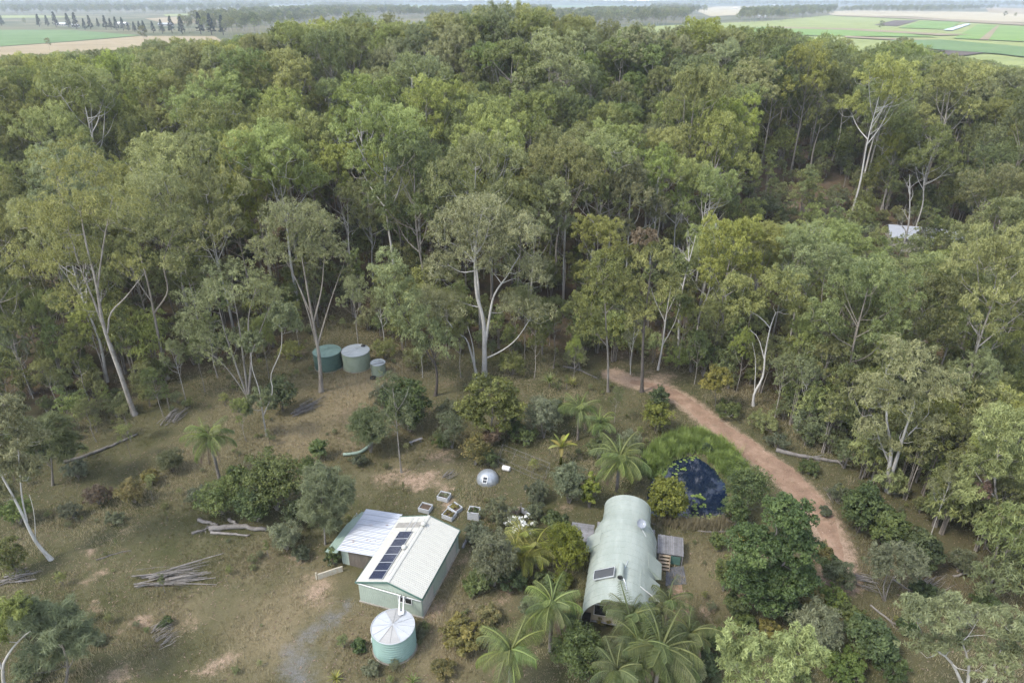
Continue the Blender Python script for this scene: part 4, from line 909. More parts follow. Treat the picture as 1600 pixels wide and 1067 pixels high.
b = MB(); b.box(-2.8, 2.8, 0.9, HL-0.2, 0.6, 0.72); put('floor', b.mesh('floor', M['grey_timber']), house)
for v, mt in ((1.0, 'beige_wall'), (10.0, 'beige_wall')):
    b = MB(); pts = [(2.78*math.cos(a), v, 1.55+2.70*math.sin(a)) for a in th]; pts = [(2.78, v, 0.72)]+pts+[(-2.78, v, 0.72)]; n = len(pts)
    b.add(pts+[(p[0], p[1]+0.08, p[2]) for p in pts], [tuple(range(n)), tuple(range(2*n-1, n-1, -1))]); wl = put('end_wall', b.mesh('end_wall', M[mt]), house)
    if v < 2:
        for x0 in (-2.0, 0.6):
            b = MB(); b.box(x0, x0+1.1, v-0.05, v-0.01, 1.4, 2.6); wd_ = put('window', b.mesh('window', M['white_pipe']), house)
            b = MB(); b.box(x0+.06, x0+1.04, v-0.062, v-0.052, 1.46, 2.54); put('pane', b.mesh('pane', M['glass_dark']), wd_)
b = MB(); b.box(-2.95, -2.2, 0.1, 0.75, 1.1, 1.75); put('meter_box', b.mesh('meter_box', M['black']), house)
def awning(v0, v1, th0, th1, lift, label=None, edge=None):
    a0, c0 = np.array(vault(v0, th0, 0.03)), np.array(vault(v1, th0, 0.03)); sx_ = 1 if th0 < math.pi/2 else -1
    a1, c1 = np.array(vault(v0, th1, 0.03)), np.array(vault(v1, th1, 0.03)); lo = np.array([sx_*lift, 0, 0.12*lift])
    b = MB(); q = [a0, a1+lo, c1+lo, c0]
    if sx_ > 0: q = q[::1]
    b.slab([tuple(p) for p in (q if sx_ > 0 else q[::-1])], 0.03)
    o = put('window_awning', b.mesh('window_awning', M['mint']), house)
    b = MB(); b.add([a0, a1+lo, a1], [(0, 1, 2)]); b.add([c0, c1+lo, c1], [(2, 1, 0)]); put('awning_cheek', b.mesh('awning_cheek', M['wall_green']), o)
    if edge:
        b = MB(); b.tube([a0+[0, -.03, .03], a1+lo+[0, -.03, .03]], 0.04, 6); put('awning_trim', b.mesh('awning_trim', M['white_pipe']), o)
awning(7.1, 8.9, math.radians(137), math.radians(165), 0.55); awning(5.0, 6.9, math.radians(43), math.radians(15), 0.5); awning(2.3, 4.2, math.radians(58), math.radians(20), 0.45, edge=True)
# solar hot water on the left of the vault
hw = put('solar_heater', MB().box(-0.9, 0.9, -0.5, 0.5, 0, 0.09).mesh('solar_heater', plain('collector_black', (0.028, 0.030, 0.034), 0.18, spec=0.5, var=0.2)), house)
c = vault(2.9, math.radians(118), 0.10); hw.location = c; hw.rotation_euler = (0, -math.radians(26), 0)
b = MB(); b.box(-0.93, -0.9, -0.53, 0.53, -.01, .11); b.box(0.9, 0.93, -0.53, 0.53, -.01, .11); b.box(-0.9, 0.9, -0.53, -0.5, -.01, .11); b.box(-0.9, 0.9, 0.5, 0.53, -.01, .11); put('frame', b.mesh('frame', M['frame_alu']), hw)
b = MB(); tc_ = np.array(vault(2.9, math.radians(92), 0.38)); b.tube([tc_+[0, -.72, 0], tc_+[0, -.68, 0], tc_+[0, .68, 0], tc_+[0, .72, 0]], [0.24, 0.29, 0.29, 0.24], 18); tn_ = put('storage_cylinder', b.mesh('storage_cylinder', M['mint'], smooth=False), house)
b = MB(); b.tube([tc_+[0, -.77, 0], tc_+[0, -.70, 0]], [0.17, 0.25], 16); put('end_cap', b.mesh('end_cap', M['black']), tn_)
b = MB(); b.tube([tc_+[0.25, -.6, -.1], tc_+[.45, -.9, -.3], np.array(vault(1.2, math.radians(80), 0.03))], 0.025, 6); put('pipe', b.mesh('pipe', M['frame_alu']), tn_); b = MB(); b.tube([tc_+[0.3, .6, -.2], np.array(vault(4.6, math.radians(82), 0.03))], 0.025, 6); put('pipe', b.mesh('pipe', M['frame_alu']), tn_)
# satellite dish
dp = np.array(vault(9.2, math.radians(64), 0.0)); dish = thing('satellite_dish', 'grey satellite dish on the mint vaulted roof', 'satellite dish', frame_of(HO, HROT)(tuple(dp)), HROT)
b = MB(); prof = [(0.0, 0.0), (0.12, 0.01), (0.25, 0.045), (0.36, 0.10), (0.42, 0.145)]; b.lathe(prof, 22); b.lathe([(q0, z0-0.015) for q0, z0 in prof][::-1], 22)
put('reflector', b.mesh('reflector', plain('dish_grey', (0.20, 0.215, 0.24), 0.5, var=0.15), smooth=True), dish, (0, 0, 0.5), (math.radians(38), math.radians(18), 0))
b = MB(); b.tube([(0, 0, -0.05), (0, 0, 0.5)], 0.03, 6); put('mast', b.mesh('mast', M['frame_alu']), dish)
b = MB(); b.tube([(0.12, -0.3, 0.35), (0.2, -0.55, 0.95)], 0.016, 5); b.box(0.15, 0.27, -0.62, -0.5, 0.93, 1.03); put('feed_arm', b.mesh('feed_arm', M['frame_alu']), dish)
b = MB(); b.tube([(0.0, 0.0, 0.15), (0.55, -0.75, -0.25)], 0.012, 4); put('stay', b.mesh('stay', M['frame_alu']), dish)
# decks
def deck(u0, u1, v0, v1, z, n, along, label):
    o = thing('timber_deck', label, 'deck', frame_of(HO, HROT)(((u0+u1)/2, (v0+v1)/2, 0)), HROT); hx, hy = (u1-u0)/2, (v1-v0)/2
    rd = random.Random(n)
    for k in range(n):
        b = MB(); e = rd.uniform(-.03, .03)
        if along == 'v': s = 2*hx/n; b.box(-hx+k*s, -hx+(k+1)*s-0.014, -hy+e, hy+e, z-0.03, z+rd.uniform(0, .008))
        else: s = 2*hy/n; b.box(-hx+e, hx+e, -hy+k*s, -hy+(k+1)*s-0.014, z-0.03, z+rd.uniform(0, .008))
        put('plank', b.mesh('plank', M['grey_timber']), o)
    for x in (-hx+.1, hx-.1):
        for y in (-hy+.1, hy-.1):
            b = MB(); b.box(x-.05, x+.05, y-.05, y+.05, 0, z-0.15); put('post', b.mesh('post', M['grey_timber']), o)
    for y in (-hy+.1, hy-.1):
        b = MB(); b.box(-hx, hx, y-.04, y+.04, z-0.15, z-0.03); put('bearer', b.mesh('bearer', M['grey_timber']), o)
    return o
deck(3.05, 5.45, 9.5, 12.0, 1.2, 14, 'v', 'grey plank deck at the top of the timber stairs'); deck(-5.2, -3.0, 9.5, 12.0, 1.2, 15, 'u', 'grey plank deck on the shrub side of the vaulted house')
st = thing('timber_stairs', 'open timber stairs leading up to the grey plank deck', 'stairs', frame_of(HO, HROT)((3.75, 9.0, 0)), HROT)
for k in range(5):
    b = MB(); y = -0.55+k*0.22; z = 0.2+k*0.2; b.box(-0.46, 0.46, y, y+0.25, z-0.035, z); put('tread', b.mesh('tread', M['timber']), st)
for s in (-1, 1):
    b = MB(); x = s*0.5; b.hexa([(x-.03, -.62, 0), (x+.03, -.62, 0), (x+.03, -.42, 0), (x-.03, -.42, 0), (x-.03, .42, 1.16), (x+.03, .42, 1.16), (x+.03, .49, 1.02), (x-.03, .49, 1.02)]); put('stringer', b.mesh('stringer', M['timber']), st)
b = MB(); b.box(-.02, .9, -.02, .02, .1, 1.05); pn = put('lattice_panel', b.mesh('lattice_panel', M['trim_green']), None); pn.location = frame_of(HO, HROT)((4.3, 9.45, 0)); pn.rotation_euler = (0, 0, HROT); tag(pn, 'dark green panel under the deck beside the stairs', 'panel')

# ------------------------------------------------------------------ yard things
def planter(px, py, rz, L0, W0, H0, label, weeds=None, cap=0.35):
    o = thing('planter_box', label, 'planter', G(px, py), rz, 'planters cut from pallet tanks')
    m_ = M['ibc']
    for (x0, x1, y0, y1) in ((-L0/2, L0/2, -W0/2, -W0/2+.05), (-L0/2, L0/2, W0/2-.05, W0/2), (-L0/2, -L0/2+.05, -W0/2+.05, W0/2-.05), (L0/2-.05, L0/2, -W0/2+.05, W0/2-.05)):
        b = MB(); b.box(x0, x1, y0, y1, 0.02, H0)
        for z in np.arange(0.12, H0, 0.2): b.box(x0-.012, x1+.012, y0-.012, y1+.012, z, z+.025, 1)
        put('side_panel', b.mesh('side_panel', m_, M['frame_alu']), o)
    for s in (0.012, W0-0.038): b = MB(); b.box(-L0/2-.02, L0/2+.02, -W0/2+s-.02, -W0/2+s+.05, H0+.004, H0+.035); put('rim', b.mesh('rim', m_), o)
    b = MB(); b.box(-L0/2+.05, L0/2-.05, -W0/2+.05, W0/2-.05, 0.05, H0-0.12); put('soil', b.mesh('soil', M['soil']), o)
    if weeds:
        r = np.random.RandomState(int(px)); cl = np.column_stack([r.uniform(-L0/2+.15, L0/2-.15, 9), r.uniform(-W0/2+.15, W0/2-.15, 9), np.full(9, H0-0.05), r.uniform(.1, .2, 9)])
        v, f, tn = leaves(r, cl, 'small', 14, 5); put('weeds', fast_mesh('weeds', v, f, [M[weeds]], tint=tn), o)
M['ibc'] = plain('pallet_tank_plastic', (0.36, 0.375, 0.39), 0.5, var=0.12, dirt=(0.27, 0.26, 0.225))
planter(694, 779, -0.35, 1.2, 1.0, .5, 'empty-topped white planter box farthest from the shed wall', 'broad_grey'); planter(665, 797, -0.35, 1.2, 1.0, .5, 'white planter box of bare soil close to the lean-to corner')
planter(711, 797, -0.75, 1.2, 1.0, .45, 'white planter box filled with rusty weeds', 'broad_rust'); planter(702, 808, -0.5, 1.2, 1.0, .5, 'white planter box of dark soil with sparse weeds', 'broad_gold')
planter(741, 808, -0.2, 1.15, 1.0, .95, 'tall white caged tank cut open and planted with greens', 'broad_dark')
dm_ = thing('metal_dome', 'small silver metal dome hut with a square window', 'dome hut', G(762, 750)); DR = 1.22
M['dome'] = sheet_metal('dome_metal', (0.29, 0.31, 0.33), 0.35, 0.4, streak=(0.2, 0.21, 0.22), amt=0.4)
for k in range(14):
    a0, a1 = 2*math.pi*k/14, 2*math.pi*(k+1)/14; b = MB(); vs_ = []; zz = np.linspace(0, 1, 8)
    for off in (0, -0.02):
        for q in zz:
            ph = q*math.pi/2*0.97; rr_ = (DR+off)*math.cos(ph); z = (DR+off)*1.0*math.sin(ph)
            for a in (a0, (a0+a1)/2, a1): bulge = 1.0+(0.018 if a == (a0+a1)/2 else 0); vs_.append((rr_*bulge*math.cos(a), rr_*bulge*math.sin(a), z))
    fs_ = []
    for j in range(7):
        for i in range(2): p = j*3+i; fs_ += [(p, p+1, p+4, p+3), (24+p, 24+p+3, 24+p+4, 24+p+1)]
    b.add(vs_, fs_); put('gore_panel', b.mesh('gore_panel', M['dome'], smooth=False), dm_)
b = MB(); b.lathe([(0.18, DR*0.99), (0.15, DR+.05), (0, DR+.06)], 12); put('cap', b.mesh('cap', M['dome']), dm_)
az = math.radians(-105); ph = math.radians(38); nrm = Vector((math.cos(az)*math.cos(ph), math.sin(az)*math.cos(ph), math.sin(ph)))
b = MB(); b.box(-.28, .28, -.36, .36, -0.05, .06); wn = put('window', b.mesh('window', M['white_pipe']), dm_, nrm*(DR-0.02)); wn.rotation_euler = nrm.to_track_quat('Z', 'Y').to_euler()
for y0 in (-.31, .02):
    b = MB(); b.box(-.22, .22, y0, y0+.29, .062, .068); put('pane', b.mesh('pane', M['glass_dark']), wn)
b = MB(); b.tube([(-.45, 0, .3), (-.43, 0, .3), (-.4, 0, .3), (.4, 0, .3), (.43, 0, .3), (.45, 0, .3)], [.2, .27, .29, .29, .27, .2], 16)
dr = put('drum', b.mesh('drum', plain('white_drum', (0.52, 0.51, 0.49), 0.4, var=0.08, dirt=(0.40, 0.22, 0.12), dirt_amt=0.4), smooth=False)); dr.location = G(791, 735); dr.rotation_euler = (0, 0, -0.35); tag(dr, 'white drum lying on its side by the wire pen', 'drum')
pen = thing('wire_pen', 'open wire pen framed with thin grey rails on the grass', 'pen', G(818, 724)); po = G(818, 724)
cs = [G(*p)-po for p in [(785.6, 705), (859, 735), (849, 757), (778, 725)]]
for i in range(4):
    a, c = cs[i], cs[(i+1) % 4]; n = 4 if i % 2 == 0 else 2
    for q in range(n):
        p = a+(c-a)*q/n; b = MB(); b.tube([p, p+[0, 0, 1.0]], .02, 5); put('post', b.mesh('post', M['dead_wood']), pen)
    for z in (0.35, 0.98):
        b = MB(); b.tube([a+[0, 0, z], c+[0, 0, z]], .014, 4); put('rail', b.mesh('rail', M['grey_timber']), pen)
for f in (0.3, 0.63):
    a, c = cs[0]+(cs[1]-cs[0])*f, cs[3]+(cs[2]-cs[3])*f; b = MB(); b.tube([a+[0, 0, .99], c+[0, 0, .99]], .014, 4); put('rail', b.mesh('rail', M['grey_timber']), pen)
cb = thing('compost_bay', 'compost bay of boards, metal sheet and posts', 'compost bay', G(812, 806)); co = G(812, 806)
for (px, py) in ((796, 806), (814, 800), (827, 806), (806, 812)):
    p = G(px, py)-co; b = MB(); b.box(p[0]-.05, p[0]+.05, p[1]-.05, p[1]+.05, 0, 1.15); put('post', b.mesh('post', M['dead_wood']), cb)
for (pa, pb, h, mt) in (((797, 806), (813, 800), .75, 'timber'), ((815, 801), (827, 806), .7, 'galv'), ((806, 812), (812, 801), .6, 'timber'), ((781, 799), (794, 805), .8, 'galv')):
    a, c = G(*pa)-co, G(*pb)-co; d = unit(np.array([-(c-a)[1], (c-a)[0], 0]))*.025
    b = MB(); b.hexa([a-d, c-d, c+d, a+d, a-d+[0, 0, h], c-d+[0, 0, h], c+d+[0, 0, h], a+d+[0, 0, h]]); put('board', b.mesh('board', M[mt]), cb)
bn = thing('garden_bench', 'narrow grey plank bench on bare ground under the slender pale-trunked tree', 'bench', G(650, 692)); bo = G(650, 692)
a, c = G(640, 696)-bo, G(660, 689)-bo; d = unit(np.array([-(c-a)[1], (c-a)[0], 0]))*.17
b = MB(); b.hexa([a-d+[0, 0, .4], c-d+[0, 0, .4], c+d+[0, 0, .4], a+d+[0, 0, .4], a-d+[0, 0, .46], c-d+[0, 0, .46], c+d+[0, 0, .46], a+d+[0, 0, .46]]); put('seat', b.mesh('seat', M['grey_timber']), bn)
for f in (.15, .85):
    p = a+(c-a)*f; b = MB(); b.box(p[0]-.1, p[0]+.1, p[1]-.1, p[1]+.1, 0, .4); put('leg', b.mesh('leg', M['concrete']), bn)
b = MB(); b.tube(smooth_path([G(536, 710, .2), G(550, 709, .2), (G(563, 706, .22)), G(574, 699, .22), G(581, 692, .2)], 20), .2, 8); tag(put('garden_edging', b.mesh('garden_edging', M['green_sheet'], smooth=True)), 'curved pale green garden edging under the grey-green sapling', 'edging')

# fallen timber
def log(px, rad, label, group=None, name='fallen_log', taper=0.6, mat='dead_wood', lift=0.0, seed=0, twigs=0):
    P = [G(*p[:2], (p[2] if len(p) > 2 else 0)+rad*0.7+lift) for p in px]; rr_ = np.random.RandomState(seed+int(px[0][0]))
    c = P[0].copy(); c[2] = 0; path = smooth_path([p-c for p in P], 12); path += rr_.normal(size=path.shape)*rad*0.22; path[:, 2] = np.maximum(path[:, 2], rad*0.5)
    b = MB(); b.tube(path, np.linspace(rad, rad*taper, 12), 8); o = put(name, b.mesh(name, M[mat], smooth=True)); o.location = c
    for k in range(twigs):
        i = rr_.randint(3, 11); p = path[i]; a = rr_.uniform(-1, 1, 3)*np.array([1, 1, .35]); L1 = rr_.uniform(.6, 1.6); q = p+unit(a)*L1; q[2] = max(.05, q[2]); b = MB(); b.tube(smooth_path([p, (p+q)/2+rr_.normal(size=3)*.1, q], 6), np.linspace(rad*.45, .012, 6), 5); put('branch', b.mesh('branch', M[mat]), o)
    return tag(o, label, 'log', group)
log([(310, 812), (330, 818), (340, 820)], .22, 'pale cut log jutting out of the shrubs beside the log heap'); log([(326, 826), (370, 822), (416, 827)], .32, 'thickest grey log in the heap beneath the green shrubs'); log([(300, 833), (318, 828), (334, 818)], .16, 'dark crooked branch leaning on the log heap', twigs=3); log([(330, 832), (360, 834), (390, 836)], .16, 'thin grey log at the front of the log heap'); log([(358, 812), (366, 817), (374, 822)], .2, 'short stub of log lying across the heap')
rb = random.Random(9)
def brush(name, label, px0, px1, n, spread, h, cat='brush pile', rmax=.09, mat='dead_wood'):
    A, B_ = G(*px0), G(*px1); o = thing(name, label, cat, (A+B_)/2); d = B_-A; ln = np.linalg.norm(d); nrm = np.array([-d[1], d[0], 0])/ln
    for k in range(n):
        f = rb.uniform(0, .55); L1 = rb.uniform(.35, .6)*ln; s = rb.uniform(-1, 1)*spread; z = abs(rb.gauss(0, h*.5))+.06; tilt = rb.uniform(-.25, .25)
        p = -d/2+d*f+nrm*s+[0, 0, z]; e = p+d/ln*L1+nrm*tilt*L1+[0, 0, rb.uniform(-.3, .5)*h]; e[2] = max(.05, e[2]); r0 = rb.uniform(.02, rmax)
        mid = (p+e)/2+np.array([rb.gauss(0, .08), rb.gauss(0, .08), rb.uniform(0, .1)]); b = MB(); b.tube(smooth_path([p, mid, e], 6), np.linspace(r0, r0*.4, 6), 5); put('stick', b.mesh('stick', M[mat]), o)
    return o
brush('brush_pile', 'long pile of grey cut branches on the open grass', (203, 913), (345, 893), 46, .8, .55); brush('brush_pile', 'low heap of grey sticks by the white-trunked leaning tree', (-10, 912), (62, 898), 24, .5, .4)
brush('brush_pile', 'weathered heap of bark and branches by the dark round shrub', (452, 652), (512, 622), 34, .7, .35, rmax=.07); brush('brush_pile', 'tangle of dead branches below the leaning forest trees', (255, 668), (292, 640), 26, .9, .5)
brush('brush_pile', 'round mound of dark sticks in the grass', (240, 1003), (275, 983), 44, 1.3, .5, rmax=.04, mat='bark_grey'); brush('brush_pile', 'small stack of prunings at the dome hut', (690, 752), (712, 738), 18, .5, .5, rmax=.04)
brush('brush_pile', 'tangle of bleached branches beside the dirt track', (1296, 762), (1318, 792), 26, .8, .4, rmax=.05); brush('brush_pile', 'spread of fallen twigs under the multi-stemmed grey-green tree', (1330, 905), (1378, 918), 26, .9, .4, rmax=.045); brush('brush_pile', 'grey tangle of dead scrub on the litter', (1430, 935), (1475, 905), 30, 1.0, .9, rmax=.035)
log([(100, 722), (150, 706), (214, 678)], .2, 'long grey log lying across the slope below the forest', twigs=4); log([(1212, 702), (1250, 712), (1318, 722)], .28, 'long grey trunk fallen along the scrub by the track', twigs=5); log([(1090, 829), (1112, 831), (1138, 830)], .07, 'bleached fallen branch with side twigs near the pond', name='fallen_branch', twigs=7)
log([(1360, 945), (1385, 965), (1425, 993)], .1, 'crooked pale branch lying on the leaf litter', name='fallen_branch', twigs=2); log([(1395, 905), (1420, 920), (1450, 928)], .08, 'thin grey branch among leaf litter beside the scrub', name='fallen_branch', twigs=4); log([(880, 572), (905, 578), (935, 592)], .13, 'fallen grey log at the forest edge beside the slender gums', twigs=3); log([(150, 875), (190, 862), (205, 860)], .06, 'short stick lying on the pale bare patch', name='fallen_branch')
log([(722, 855), (727, 848), (731, 838)], .13, 'short grey timber propped by the shed back corner', taper=.9, mat='grey_timber'); log([(1490, 900), (1530, 893), (1570, 905)], .12, 'bleached log in the scrub under the big olive gum', twigs=3); log([(1014, 815), (1023, 819), (1031, 823)], .06, 'short white branch on the bare ground at the pond', name='fallen_branch')

# ------------------------------------------------------------------ trees that stand out singly
def hero(label, base, stems, crowns, kind='gum', lmat='gum_olive', bmat='bark_pale', cr=1.0, per=34, tufts=11, name='gum_tree', cat='gum tree', seed=1, dens=1.0, extra=None, sides=6, depth=0.85, group=None, cap=17000):
    B0 = G(*base); Yb = B0[1]; r = np.random.RandomState(seed)
    o = thing(name, label, cat, B0, 0.0, group)
    def loc(p): 
        q = VP(p[0], p[1], Yb+(p[2] if len(p) > 2 else 0))-B0; return q
    ss = []
    for (pts, r0, r1) in stems:
        P = [loc(p) for p in pts]
        if abs(P[0][2]) < 0.8: P[0][2] = -0.1
        n = len(P); sgn = r.uniform(-1, 1)
        for i in range(1, n): P[i][1] += sgn*0.25*i*(1 if pts[0] != base else 0.2)
        ss.append((P, r0, r1))
    ells = []
    def mk(cl, crv):
        out = []
        for (cx, cy, rx, ry) in cl:
            c = loc((cx, cy)); s = np.linalg.norm(VP(cx+1, cy, Yb)-VP(cx, cy, Yb)); R = rx*s; Rz = abs(loc((cx, cy-ry))[2]-loc((cx, cy+ry))[2])/2
            dd = ray(cx, cy); td = -dd[2]/dd[1]; Rd = R*depth; rz = math.sqrt(max(Rz**2-(Rd*td)**2, (0.5*Rz)**2))
            n = int(np.clip(1.9*dens*R*rz/(crv*crv)+3, 5, 44)); out.append((c[0], c[1]+r.uniform(-.25, .25)*R, c[2], R*0.92, Rd, rz*0.95, n, crv))
        return ell_clumps(r, out)
    cl = mk(crowns, cr); zmin = min(min(p[2] for p in P[1:]) for P, _, _ in ss)
    wv, wf = wood(r, ss, cl, max(1.0, 0.25*float(np.max(cl[:, 2]))), sides)
    put('trunk', fast_mesh('trunk', wv, wf, [M[bmat]], smooth=True), o)
    per = min(per, max(12, int(cap/(len(cl)*tufts)))) if kind != 'needle' else per
    lv, lf, lt = leaves(r, cl, kind, per, tufts, 1.1 if kind in ('gum', 'fine') else 0.95, 0.38); put('crown', fast_mesh('crown', lv, lf, [M[lmat]], tint=lt), o)
    if extra:
        cx_, mt_ = extra; lv, lf, lt = leaves(r, mk(cx_, cr*0.6), kind, per, tufts); put('dead_foliage', fast_mesh('dead_foliage', lv, lf, [M[mt_]], tint=lt), o)
    return o
hero('tall leaning gum with a smooth pale trunk and yellow-green crown', (210, 648), [([(210, 648), (190, 590), (172, 540), (160, 500), (150, 440), (135, 380), (125, 320)], .33, .06), ([(172, 540), (148, 480), (118, 410), (98, 350)], .17, .04), ([(168, 520), (172, 490), (195, 465), (222, 430)], .13, .04), ([(152, 450), (160, 380), (172, 310)], .13, .04)],
     [(130, 265, 62, 48), (75, 345, 50, 42), (105, 410, 60, 40), (212, 415, 34, 30), (185, 320, 55, 50), (45, 420, 40, 36), (125, 335, 60, 40), (110, 470, 40, 26)], lmat='gum_olive', bmat='bark_pale', seed=31)
hero('upright gum with a forked grey trunk and open crown behind the leaning gum', (262, 592), [([(262, 592), (250, 540), (240, 490), (232, 450), (218, 400)], .26, .07), ([(240, 490), (262, 455), (256, 410), (272, 360)], .13, .04), ([(236, 470), (215, 440), (195, 400)], .1, .03)],
     [(240, 305, 48, 36), (275, 350, 30, 28), (205, 350, 32, 28), (275, 415, 24, 22), (240, 370, 34, 24)], lmat='gum_olive', bmat='bark_grey', seed=32)
hero('many-stemmed gum with a spreading grey-green crown beside the dome-crowned tree', (388, 622), [([(388, 622), (372, 580), (352, 520), (342, 480)], .16, .04), ([(388, 622), (380, 560), (372, 500), (362, 450)], .17, .04), ([(388, 622), (392, 560), (388, 500), (400, 450)], .2, .04), ([(388, 622), (366, 590), (340, 560), (308, 540)], .12, .03), ([(390, 560), (405, 520), (420, 480)], .1, .03)],
     [(368, 438, 56, 38), (312, 478, 36, 32), (412, 470, 34, 30), (298, 520, 26, 20), (345, 545, 44, 34), (340, 470, 40, 32)], kind='fine', lmat='gum_grey', bmat='bark_pale', seed=33, per=30)
hero('dome-crowned gum with a dark grey trunk in front of the dark water tank', (502, 612), [([(502, 612), (499, 560), (491, 510), (482, 460), (472, 400)], .30, .06), ([(495, 540), (478, 480), (455, 425), (430, 390)], .15, .03), ([(491, 500), (503, 450), (508, 395)], .14, .03), ([(496, 540), (515, 475), (532, 425)], .14, .03), ([(486, 490), (465, 440), (446, 395)], .12, .03)],
     [(462, 355, 64, 42), (418, 392, 34, 28), (514, 392, 36, 30), (462, 395, 58, 24), (440, 345, 40, 30), (490, 350, 40, 32)], kind='fine', lmat='gum_grey', bmat='bark_grey', seed=34, cr=.9, per=32, tufts=12)
hero('small crooked white-barked gum with a sparse crown below the many-stemmed gum', (417, 682), [([(417, 682), (411, 650), (405, 610), (394, 575), (392, 545)], .11, .03), ([(411, 650), (426, 612), (424, 585), (440, 545), (442, 510)], .09, .03), ([(409, 640), (400, 640), (385, 632)], .05, .02)],
     [(395, 535, 20, 16), (440, 495, 26, 20), (408, 622, 22, 14), (455, 510, 16, 14), (385, 640, 14, 10)], lmat='gum_grey', bmat='bark_white', cr=.6, seed=35, dens=.7)
hero('largest white-trunked gum with spreading grey-green crown behind the lime-green tree', (757, 592), [([(757, 592), (757, 540), (755, 500), (745, 460), (742, 410), (745, 370), (755, 325)], .42, .07), ([(757, 545), (764, 500), (772, 462), (792, 432), (812, 400)], .25, .05), ([(746, 588), (738, 560), (728, 532), (712, 522), (698, 505)], .22, .05), ([(742, 575), (739, 540), (731, 508)], .14, .04), ([(759, 560), (785, 548), (808, 530), (832, 495)], .13, .04), ([(742, 410), (725, 392), (698, 375)], .13, .04), ([(742, 400), (758, 375), (765, 345)], .12, .04)],
     [(752, 335, 50, 36), (700, 368, 38, 34), (812, 362, 42, 36), (690, 425, 32, 32), (835, 430, 32, 32), (775, 415, 34, 26), (700, 482, 36, 28), (842, 490, 26, 22), (745, 395, 50, 26), (670, 470, 24, 22), (800, 480, 26, 20), (770, 370, 44, 34), (720, 340, 36, 28)], lmat='gum_grey', bmat='bark_white', seed=36, cr=1.0, tufts=12, dens=1.2, cap=27000)
hero('low spreading grey-green gum with a dark trunk left of the largest white gum', (680, 618), [([(680, 618), (683, 592), (678, 560), (668, 530)], .22, .06), ([(680, 570), (655, 530), (630, 490), (612, 450)], .12, .04), ([(678, 560), (690, 530), (700, 515)], .08, .03)],
     [(680, 540, 36, 24), (640, 500, 38, 26), (612, 430, 36, 34), (628, 462, 36, 24), (660, 520, 36, 22)], lmat='gum_grey', bmat='bark_dark', seed=37)
hero('slender pale-stemmed sapling with thin grey foliage above the shed clearing', (627, 738), [([(627, 738), (622, 690), (618, 640), (612, 598)], .10, .03), ([(620, 670), (605, 650), (592, 640)], .04, .02), ([(618, 645), (632, 625), (638, 608)], .04, .02)],
     [(618, 640, 26, 28), (600, 668, 24, 22), (608, 600, 16, 14), (636, 655, 18, 20)], kind='fine', lmat='she_oak', bmat='bark_pale', seed=38, cr=.7, dens=.55, per=16, cat='sapling', name='sapling')
hero('slender olive gum with a straight grey stem left of the black-trunked tree', (950, 612), [([(950, 612), (950, 560), (947, 510), (945, 470), (940, 425)], .19, .04), ([(948, 540), (930, 520), (912, 500)], .08, .03), ([(946, 490), (965, 472), (980, 460)], .07, .03)],
     [(945, 425, 38, 32), (908, 480, 26, 22), (975, 465, 24, 20), (920, 515, 26, 20), (945, 465, 30, 22)], lmat='gum_olive', bmat='bark_grey', seed=39)
hero('gum with a fire-blackened trunk and a patch of dead pinkish leaves', (1003, 612), [([(1003, 612), (1004, 560), (1006, 515), (1012, 460), (1020, 400)], .25, .05), ([(1005, 520), (990, 490), (972, 440)], .12, .03), ([(1007, 505), (1030, 480), (1045, 455)], .1, .03)],
     [(1022, 405, 38, 28), (982, 448, 28, 26), (1045, 450, 24, 24), (1000, 492, 34, 20)], lmat='gum_olive', bmat='bark_dark', seed=40, extra=([(1008, 372, 22, 12)], 'dead_leaf'))
hero('nearly bare white-limbed gum beside the black-trunked tree', (1028, 578), [([(1028, 578), (1035, 540), (1040, 500), (1047, 455), (1052, 425)], .15, .04), ([(1035, 540), (1055, 500), (1062, 465)], .08, .02), ([(1040, 505), (1024, 470), (1014, 440)], .08, .02), ([(1042, 490), (1060, 452), (1072, 430)], .06, .02)],
     [(1052, 415, 26, 16), (1068, 470, 14, 12), (1016, 432, 14, 12)], lmat='gum_olive', bmat='bark_white', seed=41, cr=.7, dens=.7)
hero('white crooked-trunked gum standing in the scrub beside the dirt track', (1177, 634), [([(1177, 634), (1179, 614), (1192, 588), (1196, 550), (1204, 510), (1212, 488)], .18, .05), ([(1194, 560), (1186, 530), (1174, 518)], .09, .03), ([(1203, 512), (1188, 496), (1160, 480)], .08, .03), ([(1179, 612), (1181, 565), (1176, 535)], .07, .02)],
     [(1215, 445, 38, 28), (1162, 478, 28, 20), (1242, 480, 24, 20), (1150, 450, 22, 18), (1195, 470, 26, 18)], lmat='gum_olive', bmat='bark_white', seed=42, cr=.9)
hero('fan-stemmed gum with a flat grey-green crown in the scrub', (1290, 600), [([(1290, 600), (1280, 540), (1262, 470), (1250, 440)], .12, .03), ([(1290, 600), (1288, 530), (1284, 470), (1290, 420)], .13, .03), ([(1290, 600), (1302, 520), (1326, 460), (1345, 430)], .12, .03), ([(1290, 600), (1300, 500), (1310, 435)], .12, .03), ([(1288, 560), (1270, 510), (1235, 460)], .08, .02)],
     [(1290, 408, 56, 24), (1242, 438, 26, 20), (1345, 425, 26, 20), (1310, 425, 36, 18)], kind='fine', lmat='gum_grey', bmat='bark_pale', seed=43, cr=.85, dens=1.2)
